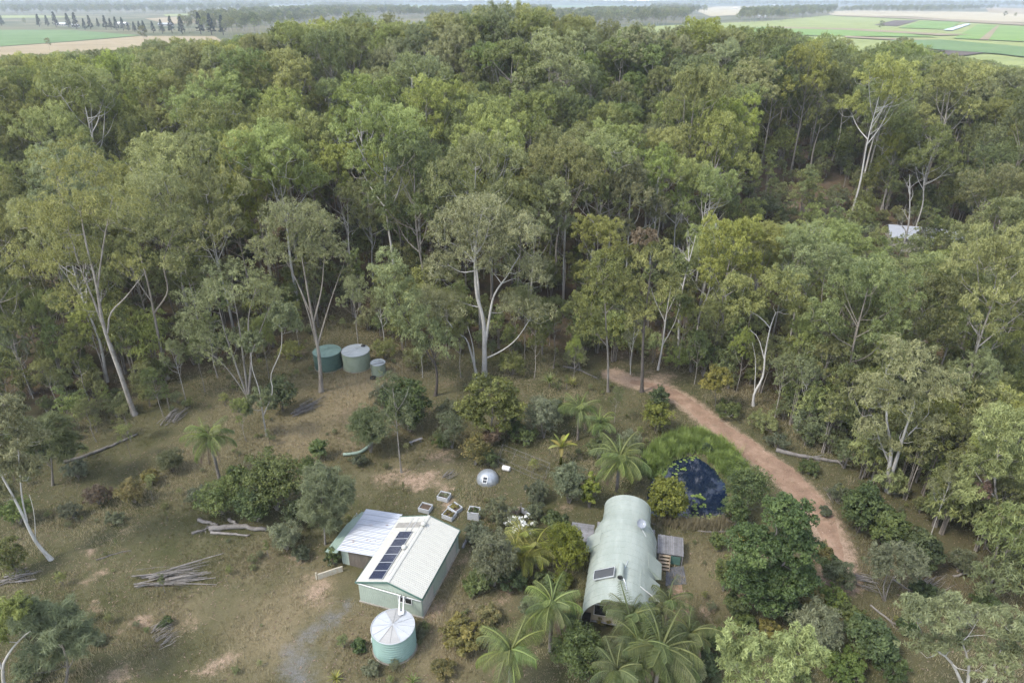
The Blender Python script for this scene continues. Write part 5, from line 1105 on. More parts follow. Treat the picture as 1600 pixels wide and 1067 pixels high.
hero('twin-trunked white gum with a rounded pale crown at the bend of the track', (1388, 768), [([(1388, 768), (1390, 730), (1393, 700), (1386, 655), (1392, 610)], .29, .06), ([(1391, 748), (1403, 705), (1411, 670), (1425, 625)], .24, .05), ([(1390, 725), (1376, 690), (1364, 650)], .11, .03), ([(1408, 690), (1428, 670), (1450, 645)], .1, .03)],
     [(1410, 565, 48, 34), (1368, 615, 36, 32), (1462, 610, 36, 36), (1445, 672, 38, 30), (1358, 672, 24, 22), (1405, 628, 46, 30), (1385, 700, 20, 14)], lmat='gum_grey', bmat='bark_white', seed=44)
hero('broad olive gum towering over the scrub, pale limbs showing', (1525, 612), [([(1525, 612), (1540, 570), (1528, 520), (1510, 470), (1495, 430)], .28, .06), ([(1535, 560), (1560, 530), (1572, 490)], .14, .04), ([(1530, 530), (1480, 500), (1445, 470)], .14, .04)],
     [(1478, 420, 58, 36), (1540, 465, 44, 36), (1425, 470, 38, 30), (1490, 520, 50, 30), (1570, 520, 34, 32), (1500, 465, 50, 30)], lmat='gum_yellow', bmat='bark_pale', seed=45, cr=1.1)
hero('thin-leaved gum with white branching limbs in the corner beyond the litter', (1515, 1170), [([(1515, 1170), (1512, 1100), (1500, 1060), (1482, 1030), (1450, 1010)], .22, .05), ([(1510, 1090), (1515, 1040), (1505, 1005)], .14, .04), ([(1512, 1100), (1545, 1050), (1560, 1010)], .13, .04)],
     [(1475, 968, 50, 24), (1560, 975, 42, 28), (1432, 962, 24, 18), (1530, 1020, 54, 30), (1595, 1010, 34, 36), (1450, 1010, 34, 22)], kind='fine', lmat='gum_grey', bmat='bark_white', seed=46, cr=.75, dens=1.0, per=44)
hero('pale olive gum crown between the wheel ruts and the grey round shrub', (1200, 1215), [([(1200, 1215), (1202, 1130), (1195, 1060)], .2, .06), ([(1201, 1130), (1225, 1070), (1250, 1030)], .1, .03), ([(1200, 1130), (1170, 1080), (1150, 1040)], .1, .03)],
     [(1200, 1030, 62, 34), (1148, 1018, 34, 22), (1255, 1022, 38, 28), (1190, 1062, 80, 30)], kind='fine', lmat='gum_grey', bmat='bark_pale', seed=47, cr=.7, per=44)
hero('leaning paper-white gum with two stems beside the heap of sticks', (80, 874), [([(80, 874), (56, 845), (36, 803), (20, 770), (2, 735), (-15, 690)], .18, .05), ([(42, 815), (32, 780), (26, 740), (20, 690)], .09, .03), ([(56, 845), (54, 800), (48, 770)], .05, .02)],
     [(12, 650, 40, 30), (-15, 705, 30, 28), (45, 690, 26, 22), (22, 735, 30, 24), (0, 775, 26, 24), (52, 735, 18, 16)], lmat='gum_grey', bmat='bark_white', seed=48, cr=.8)
hero('dark feathery she-oak by the mound of dark sticks', (100, 1078), [([(100, 1078), (106, 1040), (96, 1000), (88, 970)], .14, .04), ([(103, 1050), (115, 1030), (120, 1010)], .06, .02)],
     [(82, 985, 40, 36), (122, 1005, 22, 24), (48, 965, 26, 26), (70, 1030, 40, 24)], kind='needle', lmat='she_oak', bmat='bark_grey', seed=49, cr=.75, name='she_oak', cat='she-oak', per=34)
hero('bare white forked gum limbs leaning over the she-oak', (8, 1085), [([(8, 1085), (4, 1045), (14, 1020), (32, 998), (48, 985)], .16, .04), ([(6, 1050), (-10, 1010), (-20, 970)], .1, .03)], [(-15, 985, 34, 26), (20, 955, 26, 22)], lmat='gum_olive', bmat='bark_white', seed=50, cr=.7)
hero('feathery grey she-oak above the long fallen log', (82, 758), [([(82, 758), (80, 720), (76, 680)], .13, .03), ([(80, 730), (60, 705), (45, 690)], .06, .02)], [(78, 672, 36, 32), (38, 690, 30, 30), (105, 700, 24, 22)], kind='needle', lmat='she_oak', bmat='bark_grey', seed=51, cr=.8, name='she_oak', cat='she-oak', per=34)
hero('yellow-olive gum with an orange dead bough beyond the twin-trunked gum', (1565, 850), [([(1565, 850), (1560, 800), (1555, 750), (1562, 700)], .2, .05), ([(1558, 780), (1535, 755), (1518, 730)], .1, .03)], [(1562, 665, 42, 32), (1535, 735, 34, 28), (1590, 730, 30, 34), (1560, 700, 36, 28), (1510, 765, 24, 20)], lmat='gum_grey', bmat='bark_pale', seed=52, cr=.9, extra=([(1528, 765, 14, 18)], 'dead_leaf'))
hero('feathery casuarina with grey stems against the lean-to shrubs', (508, 850), [([(508, 850), (505, 810), (500, 765)], .1, .03), ([(506, 820), (525, 790), (532, 765)], .06, .02)], [(500, 755, 30, 28), (532, 770, 22, 26), (488, 800, 24, 26), (515, 805, 26, 26)], kind='needle', lmat='she_oak', bmat='bark_pale', seed=53, cr=.7, name='she_oak', cat='she-oak', per=38)
hero('small round tree with yellowing leaves at the head of the track', (1118, 640), [([(1118, 640), (1118, 620), (1120, 595)], .06, .02), ([(1118, 625), (1108, 605), (1104, 590)], .03, .02)], [(1120, 592, 24, 22), (1112, 602, 18, 14)], kind='small', lmat='broad_gold', bmat='bark_grey', seed=54, cr=.6, dens=1.0, name='small_tree', cat='tree')
hero('grey-green domed tree on splayed stems above the fallen twigs', (1383, 938), [([(1383, 938), (1380, 915), (1388, 890)], .09, .03), ([(1383, 936), (1395, 910), (1415, 890)], .07, .02), ([(1383, 934), (1370, 915), (1362, 905)], .05, .02)], [(1402, 872, 38, 30), (1375, 880, 22, 22), (1425, 890, 20, 22)], kind='fine', lmat='broad_grey', bmat='bark_grey', seed=55, cr=.7, dens=1.2, name='small_tree', cat='tree', per=32)
hero('tall dense dark green broadleaf tree between the house and the track', (1210, 960), [([(1210, 960), (1208, 920), (1205, 880), (1215, 830)], .2, .05), ([(1208, 920), (1170, 880), (1155, 860)], .1, .03), ([(1207, 900), (1245, 860), (1260, 840)], .1, .03)],
     [(1230, 800, 40, 30), (1178, 848, 44, 36), (1240, 860, 42, 40), (1165, 900, 36, 36), (1220, 905, 50, 40), (1250, 910, 24, 30), (1195, 930, 44, 26)], kind='mid', lmat='broad_dark', bmat='bark_grey', seed=56, cr=.7, per=50, tufts=13, dens=1.7, cap=56000, name='broadleaf_tree', cat='tree')
hero('lime-green rounded tree in front of the largest white gum', (768, 690), [([(768, 690), (768, 665), (770, 635)], .15, .04), ([(768, 672), (745, 650), (735, 640)], .07, .02), ([(768, 670), (792, 650), (800, 640)], .07, .02)],
     [(765, 612, 38, 28), (738, 640, 24, 28), (796, 640, 24, 28), (768, 655, 46, 30)], kind='broad', lmat='broad_lime', bmat='bark_grey', seed=57, cr=.85, dens=1.3, name='broadleaf_tree', cat='tree')

# saplings and thin forest-edge stems
r = np.random.RandomState(77)
for i, (px, py, h) in enumerate([(20, 640, 9), (52, 622, 11), (95, 650, 8), (140, 628, 10), (112, 592, 13), (165, 600, 12), (40, 575, 15), (290, 625, 9), (320, 612, 8), (255, 650, 7), (205, 715, 4.5), (385, 690, 6), (560, 540, 11), (600, 548, 10), (720, 590, 8), (835, 590, 9), (865, 575, 11), (895, 600, 7), (820, 565, 12), (985, 585, 9), (1060, 575, 10), (1085, 600, 8), (1110, 585, 11), (1150, 612, 9), (1210, 655, 9), (1245, 675, 10), (1270, 660, 12), (1310, 690, 10), (1345, 705, 11), (1435, 745, 10), (1475, 770, 9), (1455, 835, 8), (1500, 815, 10), (1540, 850, 8), (1590, 830, 10), (1365, 665, 13), (1330, 650, 12), (1610, 905, 8), (205, 690, 5), (150, 690, 6), (700, 560, 11), (1235, 630, 12), (960, 660, 5), (660, 590, 7), (470, 560, 9), (340, 590, 10), (420, 590, 9), (1560, 760, 11), (1480, 700, 13)]):
    p = G(px, py); k = [3, 6, 1, 8, 2, 9][i % 6]; s = h/GUM_KINDS[k][2]
    lab = ['slim grey-green sapling', 'slim white-stemmed sapling', 'slim olive sapling', 'slim dark-leaved sapling', 'slim grey-stemmed olive sapling', 'slim yellow-green sapling'][i % 6]+(' rising from the scrub by the track' if px > 1100 else ' at the forest edge above the yard' if px > 450 else ' on the forest floor near the leaning gum')
    place_gum(k, p, r.uniform(0, 6.28), s, sw=r.uniform(.62, .85)*(1+4/h*.2), label=lab, group=lab+' (saplings)', name='sapling', cat='sapling')

# ------------------------------------------------------------------ garden shrubs
def shrub(cx, cy, rx, ry, kind, lmat, label, seed, n=26, per=26, tufts=8, bmat='bark_grey', name='shrub', cat='shrub', group=None, extra=None, cr=None):
    zc = 1.0
    for _ in range(4):
        p = G(cx, cy, zc); d = ray(cx, cy); dn = d/np.linalg.norm(d); depth = (p-CAM)@_FW; s = depth/FPX; R = rx*s; sd_ = -dn[2]; cd_ = math.sqrt(1-sd_**2)
        rz = math.sqrt(max((ry*s)**2-(R*.9*sd_)**2, (0.45*ry*s)**2))/cd_; rz = max(rz, .5*R); zc = rz*1.02
    p = G(cx, cy, zc); p[2] = float(hgt(p[0], p[1]))
    r = np.random.RandomState(seed); st_ = []
    for k in range(5):
        a = r.uniform(0, 6.28); q = r.uniform(.2, .6); st_.append(([np.array([math.cos(a)*.08, math.sin(a)*.08, -.05]), np.array([math.cos(a)*R*q*.5, math.sin(a)*R*q*.5, zc*.55]), np.array([math.cos(a)*R*q, math.sin(a)*R*q, zc*1.1])], .02+.015*R, .012))
    c_ = cr or .40*min(R, rz)*(26/n)**.33
    cl = ell_clumps(r, [(0, 0, zc, R*.86, R*.86, rz*.88, n, c_), (0, 0, zc*.8, R*.5, R*.5, rz*.6, max(4, n//4), c_*1.1)]); cl[:, 2] = np.maximum(cl[:, 2], cl[:, 3]*.75)
    wv, wf = wood(r, st_, cl, .1, 5); lv, lf, lt = leaves(r, cl, kind, per, tufts, .9, .42)
    o = thing(name, label, cat, p, 0.0, group); put('stems', fast_mesh('stems', wv, wf, [M[bmat]], smooth=True), o); put('foliage', fast_mesh('foliage', lv, lf, [M[lmat]], tint=lt), o)
    if extra:
        top = cl[cl[:, 2] > zc*.9]; top = top.copy(); top[:, 3] *= 1.12; lv, lf, lt = leaves(r, top, 'small', extra[1], 6); put('blossom', fast_mesh('blossom', lv, lf, [M[extra[0]]], tint=lt), o)
    return o
SH = [(438, 617, 27, 28, 'broad', 'broad_dark', 'round dark green shrub beside the heap of bark'), (634, 632, 42, 44, 'broad', 'broad_dark', 'dense dark green tree-like shrub behind the grey sapling'), (342, 780, 42, 32, 'small', 'broad_green', 'green shrub spilling over the log heap'), (425, 755, 54, 50, 'broad', 'broad_green', 'large leafy shrub between the palm and the lean-to'),
      (398, 790, 34, 30, 'small', 'broad_dark', 'dark clump tucked under the large leafy shrub'), (498, 702, 14, 16, 'broad', 'broad_green', 'small bright green shrub alone on the dry grass'), (445, 840, 28, 24, 'fine', 'broad_grey', 'grey-green bush at the edge of the shed clearing'), (575, 670, 32, 40, 'needle', 'she_oak', 'soft blue-green feathery bush above the curved edging'),
      (705, 672, 26, 30, 'fine', 'broad_grey', 'thin grey bush left of the lime-green tree'), (742, 703, 24, 26, 'small', 'broad_rust', 'rusty yellow shrub above the dome hut'), (760, 716, 18, 14, 'small', 'broad_green', 'low green shrub against the dome hut'), (768, 682, 13, 16, 'fine', 'dead_leaf', 'bare grey dead shrub over the rusty shrub'),
      (850, 650, 30, 36, 'fine', 'broad_grey', 'grey shrub on the right of the lime-green tree'), (820, 682, 24, 12, 'small', 'broad_green', 'low green border shrub above the wire pen'), (890, 755, 28, 34, 'fine', 'broad_grey', 'grey-leaved shrub left of the tall pond palm'), (922, 765, 14, 28, 'broad', 'broad_lime', 'narrow bright shrub squeezed between grey shrub and pond palm'),
      (1045, 772, 35, 36, 'broad', 'broad_lime', 'round yellow-green shrub at the near bank of the pond'), (1168, 765, 38, 42, 'small', 'broad_dark', 'dense dark round shrub on the right bank of the pond'), (1150, 800, 24, 26, 'small', 'broad_dark', 'smaller dark shrub at the pond corner'), (1028, 650, 22, 26, 'broad', 'broad_lime', 'bright yellow-green shrub at the head of the pond'),
      (1030, 622, 16, 16, 'broad', 'broad_dark', 'small dark shrub behind the bright shrub near the track'), (1164, 838, 14, 12, 'small', 'broad_gold', 'yellow-flowering shrub near the pond corner'), (1282, 862, 22, 16, 'small', 'broad_gold', 'yellow-flowering shrub at the end of the track'), (1268, 938, 30, 18, 'small', 'broad_gold', 'yellow-flowering shrub right of the dense broadleaf tree'), (1205, 985, 24, 16, 'small', 'broad_gold', 'yellow-flowering shrub in front of the dense broadleaf tree'),
      (1135, 895, 22, 30, 'small', 'broad_green', 'rounded green shrub on the house side of the dense broadleaf tree'), (1276, 985, 42, 40, 'fine', 'broad_grey', 'large grey-green round shrub in the lower corner scrub'), (1362, 1000, 42, 36, 'broad', 'broad_dark', 'dark leafy shrub beside the large grey-green round shrub'), (1320, 1040, 40, 26, 'small', 'broad_green', 'green shrub in front of the grey-green round shrub'), (1312, 900, 26, 22, 'fine', 'broad_grey', 'thin grey shrub where the track meets the litter'),
      (1350, 795, 32, 42, 'broad', 'broad_dark', 'dark glossy shrub below the twin-trunked gum'), (1392, 825, 30, 34, 'broad', 'broad_green', 'leafy green shrub behind the grey-green domed tree'), (1440, 860, 32, 32, 'broad', 'broad_dark', 'dark shrub to the right of the grey-green domed tree'), (1500, 960, 30, 16, 'fine', 'broad_grey', 'low grey scrub on the red litter'), (1575, 900, 26, 20, 'small', 'broad_gold', 'yellowish low shrub beyond the red litter'),
      (772, 872, 36, 46, 'fine', 'broad_grey', 'tall grey-green shrub beside the yellowish cane palms'), (778, 800, 34, 22, 'fine', 'broad_grey', 'sprawling grey shrub over the compost bay'), (885, 855, 36, 42, 'fine', 'broad_lime', 'bamboo-like yellow-green thicket left of the vaulted house'), (868, 815, 20, 16, 'broad', 'broad_green', 'green bush at the end of the left deck'), (840, 770, 24, 18, 'fine', 'broad_grey', 'low grey-green scrub below the wire pen'),
      (725, 990, 42, 28, 'small', 'broad_gold', 'golden-tipped shrub below the shed'), (905, 1018, 46, 46, 'small', 'broad_green', 'large fine-leaved olive shrub between the palms'), (1080, 1045, 26, 26, 'fine', 'gum_grey', 'grey shrub right of the dark palms'), (945, 965, 20, 12, 'small', 'broad_gold', 'yellow shrub against the house front'), (15, 870, 24, 34, 'small', 'broad_lime', 'yellow-green bush at the foot of the leaning white gum'),
      (205, 770, 24, 20, 'fine', 'broad_rust', 'thin shrub with yellow leaves on the dry slope'), (150, 775, 26, 18, 'fine', 'dead_leaf', 'grey leafless thicket on the dry slope'), (265, 720, 18, 20, 'needle', 'she_oak', 'wispy grey bush beside the yellowish palm'), (30, 970, 26, 30, 'broad', 'broad_green', 'green bush behind the dark she-oak'), (258, 972, 13, 8, 'small', 'broad_dark', 'low dark tuft on the mound of sticks'),
      (1105, 700, 10, 8, 'small', 'broad_dark', 'tiny dark weed beside the track'), (560, 1010, 12, 10, 'small', 'broad_dark', 'small dark weed left of the aqua tank'), (640, 915, 8, 6, 'small', 'broad_green', 'small weed at the shed wall'), (520, 868, 12, 14, 'small', 'broad_dark', 'dark creeper against the lean-to'), (1195, 660, 30, 18, 'fine', 'gum_olive', 'low olive scrub on the upper track verge'), (1140, 640, 26, 14, 'fine', 'broad_green', 'low green verge plants above the track')]
SH += [(1100, 1040, 26, 24, 'small', 'broad_dark', 'dark bush below the wheel ruts'), (1240, 960, 28, 20, 'small', 'broad_dark', 'dark bush joining the dense broadleaf tree to the grey round shrub'), (1300, 935, 24, 20, 'small', 'broad_green', 'green bush between yellow-flowering and grey shrubs'), (1165, 970, 22, 16, 'small', 'broad_green', 'green bush at the foot of the dense broadleaf tree'), (1240, 1045, 30, 22, 'fine', 'broad_green', 'fine green bush under the pale olive crown'), (1395, 1045, 34, 24, 'fine', 'broad_dark', 'dark fine bush under the thin-leaved gum'), (1440, 925, 22, 18, 'fine', 'broad_dark', 'dark fine bush right of the splayed stems'), (1120, 845, 14, 12, 'small', 'broad_green', 'small green bush right of the fallen branch'), (1300, 885, 20, 16, 'small', 'broad_dark', 'dark bush under the track end'), (1255, 900, 20, 24, 'small', 'broad_dark', 'dark bush leaning on the dense broadleaf tree'),
    (760, 900, 28, 24, 'fine', 'broad_green', 'fine green bush in front of the tall grey-green shrub'), (880, 905, 22, 14, 'fine', 'broad_lime', 'low yellow-green bush by the house wall'), (830, 950, 26, 16, 'fine', 'broad_grey', 'low grey bush under the left palm'), (765, 960, 24, 16, 'fine', 'broad_rust', 'brownish bush beside the golden-tipped shrub'), (890, 980, 22, 20, 'small', 'broad_dark', 'dark bush under the leaning palm'), (600, 620, 22, 22, 'fine', 'broad_grey', 'grey bush below the small water tank'), (690, 690, 18, 12, 'fine', 'broad_green', 'low green bush near the plank bench'), (455, 548, 22, 16, 'fine', 'gum_olive', 'olive scrub behind the dome-crowned gum'), (600, 545, 26, 18, 'fine', 'gum_olive', 'olive scrub behind the small tank'), (650, 560, 24, 18, 'fine', 'gum_grey', 'grey scrub behind the low spreading gum'), (800, 570, 28, 20, 'fine', 'gum_olive', 'olive scrub behind the largest white gum'), (900, 560, 26, 18, 'fine', 'gum_grey', 'grey scrub at the fallen grey log'), (1060, 560, 26, 18, 'fine', 'gum_olive', 'olive scrub above the head of the track'), (60, 700, 24, 18, 'fine', 'she_oak', 'wispy scrub under the feathery grey she-oak'), (120, 735, 22, 16, 'fine', 'broad_grey', 'grey scrub beneath the long fallen log'), (25, 800, 26, 22, 'fine', 'broad_green', 'green scrub behind the leaning white gum'), (180, 810, 16, 10, 'fine', 'broad_grey', 'sparse grey scrub above the brush pile'), (90, 960, 16, 12, 'fine', 'broad_green', 'sparse green scrub above the she-oak'),
    (700, 640, 20, 16, 'fine', 'broad_grey', 'thin grey scrub beyond the grey bush'), (800, 665, 18, 16, 'small', 'broad_dark', 'dark bush tucked behind the lime-green tree'), (870, 640, 22, 18, 'small', 'broad_dark', 'dark bush below the spiky plants'), (985, 690, 18, 16, 'fine', 'broad_grey', 'grey bush at the upper end of the reed bed'), (1000, 735, 18, 20, 'small', 'broad_dark', 'dark bush between the pond palm and the reeds'), (935, 700, 20, 18, 'small', 'broad_green', 'green bush at the foot of the pond palm'),
    (835, 800, 18, 14, 'fine', 'broad_grey', 'sparse grey bush on the yard edge'), (745, 835, 22, 18, 'fine', 'broad_grey', 'grey bush against the tall grey-green shrub'), (800, 905, 26, 20, 'small', 'broad_dark', 'dark bush in front of the cane palms'), (850, 905, 22, 16, 'small', 'broad_green', 'green bush in front of the bamboo-like thicket'), (740, 915, 18, 14, 'fine', 'broad_green', 'fine green bush at the shed corner path'), (370, 745, 22, 18, 'small', 'broad_green', 'green bush below the feather palm'),
    (465, 800, 24, 22, 'small', 'broad_dark', 'dark bush beside the casuarina'), (480, 730, 18, 16, 'fine', 'broad_green', 'fine green bush above the casuarina'), (470, 865, 16, 12, 'fine', 'broad_grey', 'low grey bush near the low stained wall'), (310, 775, 18, 14, 'fine', 'broad_grey', 'grey bush left of the log heap'), (235, 745, 16, 12, 'fine', 'broad_rust', 'brownish low bush on the dry slope'), (110, 800, 18, 14, 'fine', 'broad_grey', 'grey low bush near the leaning white gum'), (60, 1050, 24, 16, 'fine', 'she_oak', 'low wispy bush under the she-oak'), (155, 1000, 12, 8, 'fine', 'broad_grey', 'small grey bush beside the she-oak'),
    (655, 985, 16, 10, 'fine', 'broad_grey', 'low weedy bush between aqua tank and golden shrub'), (690, 1045, 22, 16, 'fine', 'broad_rust', 'dry weedy bush below the golden-tipped shrub'), (580, 1045, 16, 12, 'fine', 'broad_grey', 'dry weedy bush below the aqua tank'), (1120, 1000, 18, 18, 'small', 'broad_green', 'green bush beside the wheel ruts'), (1150, 945, 20, 20, 'small', 'broad_dark', 'dark bush under the dense broadleaf tree'), (1290, 800, 10, 8, 'fine', 'broad_grey', 'grey tuft on the track edge'), (1215, 690, 22, 12, 'fine', 'broad_grey', 'grey scrub on the far verge of the track'), (1265, 730, 20, 12, 'fine', 'broad_green', 'green scrub on the outer bend of the track'), (1310, 770, 18, 14, 'fine', 'broad_grey', 'grey scrub below the outer bend'), (1470, 940, 26, 16, 'fine', 'broad_grey', 'wiry grey scrub by the red litter'), (1540, 940, 24, 16, 'fine', 'broad_green', 'wiry green scrub by the red litter'), (1420, 980, 20, 14, 'fine', 'broad_dark', 'dark wiry scrub by the crooked branch'), (1330, 960, 20, 16, 'small', 'broad_green', 'green scrub below the domed tree'), (1510, 880, 26, 18, 'fine', 'broad_grey', 'grey thicket beyond the red litter'), (640, 660, 16, 16, 'fine', 'she_oak', 'wispy bush under the dense dark shrub'), (560, 720, 14, 10, 'fine', 'broad_grey', 'low grey bush at the end of the edging')]
for i, (cx, cy, rx, ry, kd_, lm_, lab) in enumerate(SH):
    big = rx*ry > 900
    shrub(cx, cy, rx, ry, kd_, lm_, lab, 900+i, n=30 if big else 16 if rx*ry > 300 else 9, per=(24 if kd_ != 'needle' else 22), tufts=10 if big else 8, bmat='dead_wood' if lm_ == 'dead_leaf' else 'bark_grey')
shrub(815, 822, 28, 18, 'small', 'broad_grey', 'shrub covered in white blossom beside the compost bay', 990, n=18, extra=('white_flower', 22))
rr9 = np.random.RandomState(3)
sp = rr9.uniform(0, 1, (400, 2)); pts = np.array([G(1170+430*a, 640+230*b_) for a, b_ in sp])[:, :2]
scr = np.array([G(*p)[:2] for p in [(1195, 642), (1330, 600), (1640, 640), (1640, 880), (1480, 850), (1420, 790), (1330, 740), (1255, 700)]])
pts = pts[poly_dist(pts, scr) < 0][:130]
sc2 = np.array([G(*p)[:2] for p in [(1440, 840), (1700, 800), (1700, 960), (1560, 960), (1480, 900)]]); p2_ = rr9.uniform(sc2.min(0), sc2.max(0), (120, 2)); pts = np.vstack([pts, p2_[poly_dist(p2_, sc2) < 0][:28]])
sc3 = np.array([G(*p)[:2] for p in [(-60, 640), (60, 625), (240, 600), (330, 590), (300, 640), (180, 670), (-60, 760)]]); p3_ = rr9.uniform(sc3.min(0), sc3.max(0), (200, 2)); p3_ = p3_[poly_dist(p3_, sc3) < 0][:46]
scatter('scrub', np.column_stack([pts, 0*pts[:, 0]-.03]), rr9.uniform(0, 6.28, len(pts)), rr9.uniform(.7, 1.5, len(pts)), rr9.choice(5, len(pts)), UNDER, 'tangled scrub filling the ground beyond the track', 'scrub')
scatter('scrub', np.column_stack([p3_, 0*p3_[:, 0]-.03]), rr9.uniform(0, 6.28, len(p3_)), rr9.uniform(.35, .9, len(p3_)), rr9.choice(5, len(p3_)), UNDER, 'thin scrub on the brown slope around the tall leaning gum', 'scrub')

# ------------------------------------------------------------------ palms
def frond_mesh(L0, e0, e1, wid, mat, n=30, lw=.06, droop=.55, seed=0):
    r = np.random.RandomState(seed); s = np.linspace(0, 1, 13); el = np.radians(e0+(e1-e0)*s**1.1); x = np.concatenate([[0], np.cumsum(np.cos(el[:-1])*L0/12)]); z = np.concatenate([[0], np.cumsum(np.sin(el[:-1])*L0/12)])
    P = np.stack([x, 0*x, z], 1); v, f = tube_geo(P, np.linspace(.035, .008, 13), 4); V = [v]; F = [f]; tn = [np.full(len(v), .9)]; off = len(v)
    for k in range(n):
        q = .12+.88*k/(n-1); p = np.array([np.interp(q, s, x), 0, np.interp(q, s, z)]); a = np.interp(q, s, el); fw = np.array([math.cos(a), 0, math.sin(a)])
        for sd_ in (-1, 1):
            ll = wid*(.35+.65*math.sin(math.pi*min(1, q*.8+.2))**.7)*r.uniform(.85, 1.1); d = unit(fw*.55+np.array([0, sd_, 0])+np.array([0, 0, -droop*r.uniform(.6, 1.3)])); up = np.array([0, 0, 1.]); w_ = unit(np.cross(d, up))*lw*.5
            m_ = p+d*ll*.5+np.array([0, 0, .04*ll]); e_ = p+d*ll+np.array([0, 0, -droop*.35*ll]); V.append(np.array([p-w_*.5, p+w_*.5, m_+w_, m_-w_, e_+w_*.15, e_-w_*.15])); F.append(np.array([[0, 1, 2, 3], [3, 2, 4, 5]])+off); off += 6; tn.append(np.full(6, np.clip(.5+.2*r.normal(), 0, 1)))
    return fast_mesh('frond', np.concatenate(V), np.concatenate(F), [mat], tint=np.concatenate(tn))
FR = {}
for key, mt in (('green', 'palm_green'), ('dark', 'palm_dark'), ('yellow', 'palm_yellow')):
    FR[key] = [frond_mesh(1.0, 72, -5, .27, M[mt], n=44, lw=.0125, droop=.7, seed=1), frond_mesh(1.0, 50, -55, .29, M[mt], n=44, lw=.0125, droop=.9, seed=2), frond_mesh(1.0, 20, -80, .27, M[mt], n=44, lw=.0125, droop=1.1, seed=3)]
FR['dead'] = [frond_mesh(1.0, -30, -88, .22, M['dead_leaf'], n=22, lw=.024, droop=1.0, seed=4)]
def palm(cx, cy, h, L0, key, label, nf=18, tr=.16, dead=2, seed=0, lean=(0, 0)):
    p = G(cx, cy, h); p[2] = 0; r = np.random.RandomState(seed); o = thing('palm', label, 'palm', p)
    path = smooth_path([(0-lean[0], -lean[1], -.1), (-lean[0]*.4, -lean[1]*.4, h*.5), (0, 0, h)], 14); rad = np.interp(np.linspace(0, 1, 14), [0, .1, .8, 1], [tr*1.35, tr, tr*.85, tr*.7]); b = MB(); b.tube(path, rad*(1+.05*np.sin(np.arange(14)*2.6)), 10); put('trunk', b.mesh('trunk', M['bark_grey'], smooth=True), o)
    nf = int(nf*1.25)
    for k in range(nf):
        q = k/nf; v = 0 if q < .28 else 1 if q < .72 else 2; az = k*2.39996+r.uniform(-.35, .35); put('frond', FR[key][v], o, (0, 0, h), (r.uniform(-.3, .3), r.uniform(-.22, .22), az), (L0*r.uniform(.75, 1.15),)*3)
    for k in range(dead): put('dead_frond', FR['dead'][0], o, (0, 0, h-.15), (0, 0, r.uniform(0, 6.28)), (L0*.8,)*3)
    return o
palm(328, 686, 5.2, 3.3, 'green', 'yellow-green feather palm alone on the dry slope', 16, seed=1, dead=3); palm(968, 718, 5.2, 3.5, 'green', 'tall feather palm between the vaulted house and the pond', 22, seed=2, dead=3, tr=.2)
palm(862, 948, 5.0, 3.1, 'green', 'feather palm reaching over the left eave of the vaulted house', 18, seed=3); palm(797, 1018, 4.6, 3.0, 'green', 'feather palm with arching fronds below the golden-tipped shrub', 15, seed=4, dead=3)
palm(985, 968, 5.0, 2.7, 'dark', 'dark feather palm against the front of the vaulted house', 20, seed=5); palm(1032, 1018, 5.4, 3.3, 'dark', 'largest dark feather palm in front of the house', 22, seed=6); palm(965, 1050, 4.8, 2.8, 'dark', 'dark feather palm behind the large olive shrub', 18, seed=16); palm(1000, 1012, 5.0, 2.9, 'dark', 'dark feather palm between the largest one and the olive shrub', 20, seed=17); palm(1078, 992, 4.2, 2.5, 'dark', 'dark feather palm nearest the wheel ruts', 16, seed=18); palm(1046, 940, 3.4, 2.2, 'dark', 'greyish palm with stiff fronds beside the red path', 12, seed=7)
palm(905, 640, 4.2, 3.0, 'green', 'drooping feather palm at the top of the garden', 16, seed=8); palm(938, 662, 3.2, 2.6, 'green', 'shorter drooping palm near the tall pond palm', 14, seed=9)
for i, (cx, cy, h) in enumerate([(815, 838, 2.6), (838, 856, 2.4), (826, 872, 1.8), (806, 862, 2.2)]):
    palm(cx, cy, h, 2.3, 'yellow', ['tallest yellowish cane palm in the clump by the bamboo-like thicket', 'cane palm of the yellowish clump nearest the thicket', 'lowest cane palm of the yellowish clump', 'cane palm of the yellowish clump touching the tall grey-green shrub'][i], 11, .07, 1, seed=20+i)
# banana: broad paddle leaves
def paddle(L0, W0, e0, e1, mat):
    s = np.linspace(0, 1, 9); el = np.radians(e0+(e1-e0)*s); x = np.concatenate([[0], np.cumsum(np.cos(el[:-1])*L0/8)]); z = np.concatenate([[0], np.cumsum(np.sin(el[:-1])*L0/8)]); wd = W0*np.sin(np.pi*np.clip(s*.92+.06, 0, 1))**.6
    V = []; 
    for i in range(9): V += [(x[i], -wd[i]/2, z[i]+.12*wd[i]), (x[i], 0, z[i]), (x[i], wd[i]/2, z[i]+.12*wd[i])]
    F = [(3*i+j, 3*i+j+1, 3*i+j+4, 3*i+j+3) for i in range(8) for j in range(2)]; return fast_mesh('leaf', V, F, [mat], tint=np.tile([.45, .9, .6], 9))
pl_ = [paddle(2.0, .5, 78, 40, M['palm_yellow']), paddle(2.0, .52, 50, -20, M['palm_yellow']), paddle(1.9, .5, 25, -25, M['broad_gold'])]
bp = G(877, 700, 2.2); bp[2] = 0; ba = thing('banana_plant', 'yellow-green banana plant with broad paddle leaves', 'banana plant', bp); b = MB(); b.tube([(0, 0, -.05), (.03, 0, 1.2), (0, 0, 2.3)], [.16, .13, .09], 9); put('stem', b.mesh('stem', M['palm_yellow'], smooth=True), ba)
for k in range(9): put('leaf', pl_[0 if k < 3 else 1 if k < 6 else 2], ba, (0, 0, 2.2), (0, 0, k*2.4+.4))
